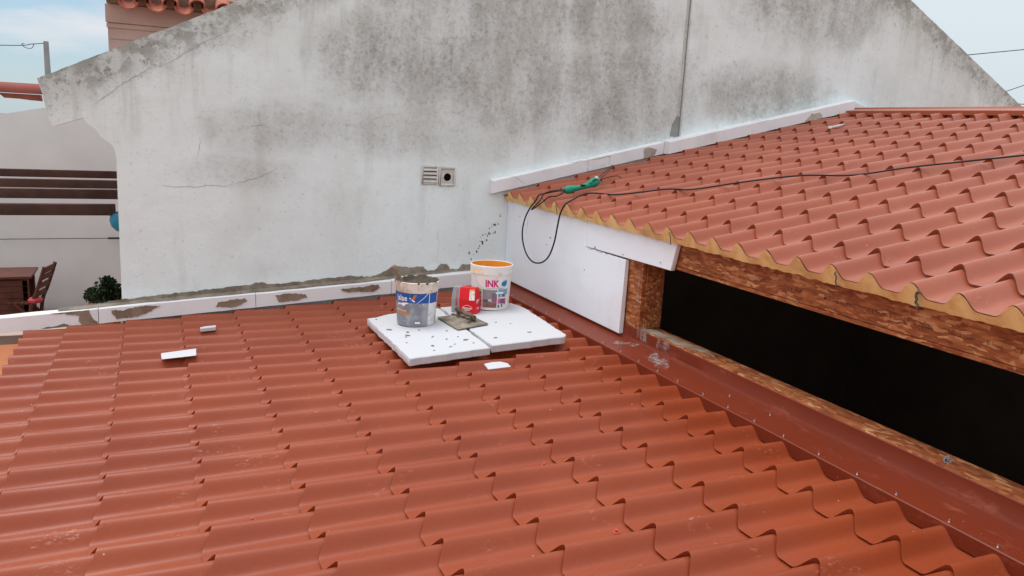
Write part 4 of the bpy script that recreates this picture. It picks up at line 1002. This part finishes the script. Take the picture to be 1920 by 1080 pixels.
# ------------------------------------------------------------------ green electric saw with its cord, on the upper roof
TEAL = splat((20, 136, 112), (14, 100, 84), 0.4, 30); SILV = simple('worn_metal', (176, 178, 176), 0.4, 0.5, 0.15, 60, metal=0.6)
A = Vector((2.690, 5.090)); B = Vector((2.955, 5.085))
saw = empty('electric_saw', (A.x, A.y, zup(A.x) + 0.002)); tag(saw, 'teal green electric saw with thin dark blade and black cord on the upper roof', 'power tool')
def sp(x, y, dz): return (x - A.x, y - A.y, zup(x) - zup(A.x) + dz)
body = [(2.672, 5.105, 0.030), (2.685, 5.103, 0.031), (2.700, 5.100, 0.032), (2.720, 5.098, 0.032), (2.745, 5.088, 0.032), (2.775, 5.075, 0.033), (2.805, 5.072, 0.034), (2.835, 5.075, 0.036), (2.862, 5.082, 0.038), (2.890, 5.095, 0.040), (2.915, 5.108, 0.041), (2.938, 5.120, 0.042), (2.944, 5.124, 0.042)]
rad = [0.020, 0.029, 0.031, 0.028, 0.021, 0.018, 0.019, 0.022, 0.026, 0.034, 0.036, 0.030, 0.018]
MB().tube([sp(*p) for p in body], rad, 18).build('saw_body', TEAL, saw, 50)
MB().tube([sp(2.846, 5.06, 0.05), sp(2.868, 5.068, 0.062), sp(2.90, 5.085, 0.066), sp(2.93, 5.105, 0.062)], [0.010, 0.012, 0.012, 0.008], 10).build('saw_motor_cover', TEAL, saw, 50)
b = MB(); q = sp(2.918, 5.092, 0.062); b.lathe([(0, 0.022), (0.012, 0.021), (0.018, 0.014), (0.020, 0.0)], 18, q); b.build('saw_gear_housing', SILV, saw, 45)
b = MB()
for k in range(4): q = sp(2.872 + 0.013 * k, 5.058 + 0.008 * k, 0.062); b.box(-0.003, 0.003, -0.012, 0.012, 0, 0.006, Matrix.Translation(q))
b.build('saw_vent', RUBBER, saw)
b = MB(); b.box(-0.018, 0.018, -0.006, 0.006, -0.004, 0.008, Matrix.Translation(sp(2.79, 5.055, 0.046))); b.build('saw_trigger', RUBBER, saw)
b = MB(); q0 = Vector(sp(2.945, 5.128, 0.044)); q1 = Vector(sp(3.290, 5.500, 0.060)); dv = (q1 - q0).normalized(); sdv = dv.cross(Vector((0, 0, 1))).normalized()
for off in (-0.013, 0.013): b.tube([q0 + sdv * off, q0.lerp(q1, 0.5) + sdv * off * 0.9, q1 + sdv * off * 0.45], [0.0052, 0.0048, 0.0042], 8)
BLM = simple('rusty_blade', (96, 52, 44), 0.5, 0.4, 0.2, 40); b.build('saw_blade', BLM, saw, 40)
def cord(pts, r=0.0058): 
    P = catmull([sp(x, y, z) if len(pts[0]) == 3 else None for (x, y, z) in pts], 10)
    MB().tube(P, r, 8).build('power_cord', RUBBER, saw, 60)
def L3(x, y, z): return (x, y, z - zup(x))      # absolute height -> height over the roof plane
cord([(2.675, 5.110, 0.030), (2.640, 5.150, 0.032), (2.590, 5.235, 0.018), (2.545, 5.260, 0.012), L3(2.522, 5.262, 4.095), L3(2.500, 5.30, 4.04), L3(2.492, 5.36, 3.96), L3(2.500, 5.415, 3.865), L3(2.510, 5.425, 3.78), L3(2.515, 5.36, 3.69), L3(2.515, 5.24, 3.648), L3(2.515, 5.10, 3.665), L3(2.512, 4.98, 3.73), L3(2.505, 4.895, 3.84), L3(2.500, 4.850, 3.96), L3(2.500, 4.820, 4.05), L3(2.515, 4.790, 4.115), (2.56, 4.80, 0.012), (2.632, 4.870, 0.008), (2.70, 4.91, 0.010), (2.79, 4.918, 0.006), (2.88, 4.76, -0.010), (2.968, 4.584, 0.004), (3.10, 4.46, 0.008), (3.228, 4.355, -0.012), (3.45, 4.14, 0.006), (3.716, 3.924, 0.008), (3.90, 3.68, -0.010), (4.106, 3.473, 0.006), (4.35, 3.28, 0.006), (4.586, 3.096, 0.004), (4.9, 2.85, 0.004), (5.4, 2.5, 0.006), (5.9, 2.3, 0.02)])
cord([(2.674, 5.098, 0.026), (2.60, 5.080, 0.012), (2.555, 5.12, 0.008), L3(2.520, 5.20, 4.07), L3(2.496, 5.262, 4.030), L3(2.505, 5.262, 4.045), L3(2.530, 5.205, 4.100), (2.575, 5.24, 0.016), (2.625, 5.18, 0.034), (2.672, 5.118, 0.034)], 0.0050)
# stray dark wire end farther up the roof
w_ = MB(); w_.tube(catmull([(3.01, 5.30, zup(3.01) + 0.0), (3.10, 5.31, zup(3.10) + 0.012), (3.19, 5.29, zup(3.19) + 0.016), (3.22, 5.26, zup(3.22) + 0.004), (3.215, 5.24, zup(3.215) - 0.02)], 6), 0.0035, 6)
o = w_.build('wire_offcut', RUBBER, None, 60); tag(o, 'short bent dark wire offcut on the upper roof right of the saw blade', 'wire')

# ------------------------------------------------------------------ patio behind, left: wall, beams, furniture
b = MB(); b.prism([(-9.0, 14.0, 0), (3.0, 14.0, 0), (3.0, 14.0, 5.35), (-1.51, 14.0, 4.545), (-2.061, 14.0, 4.42), (-9.0, 14.0, 3.0)], (0, 0.25, 0))
o = b.build('garden_wall', GWALL); tag(o, 'plain pale garden wall with a sloping top at the far end of the patio, left', 'wall')
for k, (y, lab) in enumerate(((7.1, 'nearest and lowest of the four dark pergola beams, with a chipped end'), (8.4, 'second nearest of the four dark pergola beams'), (9.5, 'third of the four dark pergola beams counted from the nearest'), (10.9, 'farthest and topmost of the four dark pergola beams'))):
    b = MB(); xe = -0.305 if k == 0 else 0.9
    b.box(-7.5, xe, y, y + 0.075, 3.757, 3.845); o = b.build('pergola_beam', BEAMW); bevel(o, 0.006, 2)
    tag(o, lab, 'beam', 'dark timber pergola beams over the patio')
b = MB(); b.tube([(-6, 13.93, 2.56), (-3, 13.93, 2.584), (-0.9, 13.93, 2.59), (0.5, 13.93, 2.60)], 0.0055, 6); b.tube([(-0.72, 13.92, 2.592), (-0.55, 13.92, 2.592)], 0.016, 6)
o = b.build('wall_cable', RUBBER); tag(o, 'thin dark cable running level across the pale garden wall', 'cable')
pb = MB(); pb.lathe([(0, 0.0), (0.05, 0.005), (0.085, 0.04), (0.098, 0.09), (0.09, 0.13), (0.07, 0.155), (0.0, 0.158)], 24)
o = pb.build('hanging_bag', simple('blue_plastic', (32, 140, 178), 0.45, 0.4, 0.1, 14), None, 50); o.location = (-0.255, 7.14, 3.625)
tag(o, 'rounded turquoise plastic item hanging at the nearest beam end, half behind the gable wall', 'bag')
# table
tb = empty('patio_table', (-2.1, 12.75, 1.5)); tag(tb, 'reddish brown slatted wooden table on the patio at the left edge', 'table')
b = MB(); b.box(-0.95, 0.50, -0.33, 0.42, 0.755, 0.79); o = b.build('tabletop', WOOD, tb); bevel(o, 0.006, 1)
b = MB()
for k in range(7): b.box(-0.90, 0.44, -0.285, -0.265, 0.15 + k * 0.083, 0.228 + k * 0.083)
b.box(-0.90, 0.44, -0.264, -0.256, 0.15, 0.754); b.build('apron', WOOD, tb)
for (x, y) in ((-0.88, -0.25), (0.42, -0.25), (-0.88, 0.35), (0.42, 0.35)):
    b = MB(); b.box(x - 0.035, x + 0.035, y - 0.035, y + 0.035, 0, 0.753); b.build('leg', WOOD, tb)
# folding chair
ch = empty('folding_chair', (-1.50, 12.45, 1.5), R(-13)); tag(ch, 'dark red-brown folding chair with a tilted curved back beside the patio table', 'chair')
for y in (-0.20, 0.20):
    b = MB(); b.tube(catmull([(-0.10, y, 0.02), (-0.06, y, 0.40), (0.015, y, 0.60), (0.085, y, 0.80), (0.135, y, 0.95)], 5), 0.026, 8); b.build('back_post', WOOD, ch, 50)
    b = MB(); b.tube([(0.14, y * 0.9, 0.02), (-0.28, y * 0.9, 0.44)], 0.02, 8); b.build('leg', WOOD, ch, 50)
for k, z in enumerate((0.56, 0.68, 0.80, 0.90)):
    xx = 0.0 + (z - 0.56) * 0.36; b = MB(); b.box(xx - 0.012, xx + 0.012, -0.19, 0.19, z - 0.035, z + 0.035); b.build('back_slat', WOOD, ch)
b = MB()
for k in range(5): b.box(-0.36 + k * 0.07, -0.30 + k * 0.07, -0.20, 0.20, 0.43, 0.45)
b.build('seat', WOOD, ch)
cu = MB(); cu.lathe([(0, 0.07), (0.06, 0.065), (0.09, 0.035), (0.08, 0.0), (0, -0.005)], 20); o = cu.build('seat_cushion', simple('pink_cloth', (186, 78, 84), 0.9, 0.1, 0.12, 8), None, 60); o.location = (-1.555, 12.30, 1.955)
tag(o, 'small round pink cushion on the folding chair by the table', 'cushion')
# potted shrub
shr = empty('potted_shrub', (-0.70, 12.5, 1.5)); tag(shr, 'dark green bushy shrub in a terracotta pot in the patio corner by the gable wall', 'plant')
b = MB(); b.lathe([(0, 0), (0.16, 0), (0.21, 0.34), (0.23, 0.35), (0.23, 0.39), (0.19, 0.39), (0.18, 0.33), (0, 0.33)], 28); b.build('pot', TERRA, shr, 40)
b = MB(); b.tube([(0, 0, 0.32), (0.01, 0, 0.45), (0.03, 0.01, 0.58)], [0.02, 0.014, 0.008], 8); b.build('stem', WOOD, shr, 50)
LEAF = Mat('dark_leaf', lin(44, 66, 40), 0.6, 0.3); LEAF.over(LEAF.ramp(LEAF.noise(14, 4), 0.4, 0.65), lin(26, 44, 26)); LEAF = LEAF.m
b = MB()
for k in range(1500):
    cxk, cyk, czk, rk = random.choice(((0.0, 0, 0.58, 0.17), (-0.16, 0.0, 0.47, 0.13), (0.12, 0.03, 0.50, 0.15), (0.20, -0.02, 0.45, 0.13), (-0.05, -0.08, 0.46, 0.15), (0.03, 0.0, 0.66, 0.10)))
    d = Vector((random.gauss(0, 1), random.gauss(0, 1), random.gauss(0, 1))).normalized() * rk * random.random() ** 0.4
    c = Vector((cxk, cyk, czk)) + d; t = Vector((random.gauss(0, 1), random.gauss(0, 1), random.gauss(0, .6))).normalized(); n_ = t.cross(Vector((random.random(), random.random(), random.random()))).normalized()
    L = random.uniform(0.026, 0.050)
    b.add([c - t * L, c + n_ * L * 0.45, c + t * L, c - n_ * L * 0.45], [(0, 1, 2, 3)])
b.build('foliage', LEAF, shr)

# ------------------------------------------------------------------ neighbour house behind the gable, with tiled eave
nb_ = empty('neighbour_house', (-0.38, 9.0, 0)); tag(nb_, 'pinkish house corner with curved clay tile eave showing above the gable wall', 'house')
NW = simple('pinkish_render', (192, 172, 164), 0.9, 0.12, 0.1, 2.5, bumps=0.2)
b = MB(); b.box(0, 3.6, 0.0, 3.0, 4.95, 5.60); b.box(0.7, 3.6, 0.15, 3.0, 0, 4.949); b.build('wall', NW, nb_)
b = MB(); b.box(-0.01, 3.6, -0.014, -0.001, 5.36, 5.405); b.box(-0.016, 3.6, -0.03, -0.001, 5.408, 5.58); o = b.build('cornice', NW, nb_); bevel(o, 0.008, 2)
b = MB(); b.box(0.0, 3.6, -0.0042, -0.0012, 5.255, 5.262); b.build('wall_line', CRACK, nb_)
# barrel tiles: pans (curve down) and covers (curve up), sloping back from the eave
ts = R(24)
TM = Matrix.Translation((0, -0.24, 5.575)) @ Matrix.Rotation(ts, 4, 'X')
b = MB(); arc = [R(a) for a in range(0, 181, 15)]; na = len(arc)
def barrel(xc, up, y0, y1, r, z0):
    base = len(b.v)
    for (y, rr) in ((y0, r), (y1, r * 0.82)):
        for th_ in (0, 0.014):
            b.v += [tuple(TM @ Vector((xc + (rr - th_) * math.cos(a), y, z0 + (1 if up else -1) * (rr - th_) * 0.9 * math.sin(a)))) for a in arc]
    q = lambda i, j: base + i * na + j
    for k in range(na - 1):
        b.f.append((q(0, k), q(0, k + 1), q(2, k + 1), q(2, k))); b.f.append((q(1, k), q(3, k), q(3, k + 1), q(1, k + 1))); b.f.append((q(0, k), q(1, k), q(1, k + 1), q(0, k + 1)))
for row in range(4):
    for k in range(15):
        xk = 0.07 + k * 0.245; jz = random.uniform(-0.006, 0.006)
        barrel(xk + 0.1225, False, row * 0.34 - (0.03 if row == 0 else 0.04) + random.uniform(-.01, .01), row * 0.34 + 0.40, 0.088, 0.03 + row * 0.012 + jz)
        barrel(xk, True, row * 0.34 + random.uniform(-.012, .012), row * 0.34 + 0.40, 0.080, 0.028 + row * 0.012 + jz)
b.build('tile_roof', TERRA, nb_, 50)
b = MB(); b.box(0.0, 3.6, 0.16, 1.4, -0.06, 0.070, TM); b.build('mortar_bedding', MORTB, nb_)

# ------------------------------------------------------------------ utility pole, wires
up_ = empty('utility_pole', (-2.52, 25.0, 0)); tag(up_, 'grey concrete utility pole with a wire at top left', 'pole')
MB().tube([(0, 0, 0), (0, 0, 3), (-0.01, 0, 6.22)], [0.15, 0.10, 0.062], 12).build('pole', CONC, up_, 50)
MB().tube(catmull([(-0.03, -0.03, 6.17), (-0.35, -0.03, 6.12), (-1.1, 0, 6.03), (-6, 0, 5.75), (-16, 0, 5.9)], 6), 0.010, 6).build('wire', RUBBER, up_, 60)
MB().tube(catmull([(-0.28, -0.03, 6.14), (-0.34, -0.03, 6.02), (-0.48, -0.03, 6.02), (-0.56, -0.03, 6.10), (-0.50, -0.03, 6.12)], 6), 0.009, 6).build('wire_loop', RUBBER, up_, 60)
for k, (pts, lab) in enumerate((([(10, 30, 6.6), (25, 30, 7.7), (38.684, 30, 9.558), (42.93, 30, 10.183), (60, 30, 13.2)], 'uppermost single power line in the sky at top right'),
                                ([(20, 30, 4.2), (42.0, 30, 7.918), (43.423, 30, 8.349), (60, 30, 13.5)], 'steeper power line just above the foot of the right gable slope'),
                                ([(20, 30, 7.2), (43.25, 30, 7.345), (43.69, 30, 7.357), (60, 30, 7.7)], 'lowest level power line at the foot of the right gable slope'))):
    o = MB().tube(pts, 0.022, 6).build('power_line', RUBBER, None, 60); tag(o, lab, 'power line', 'power lines at top right')
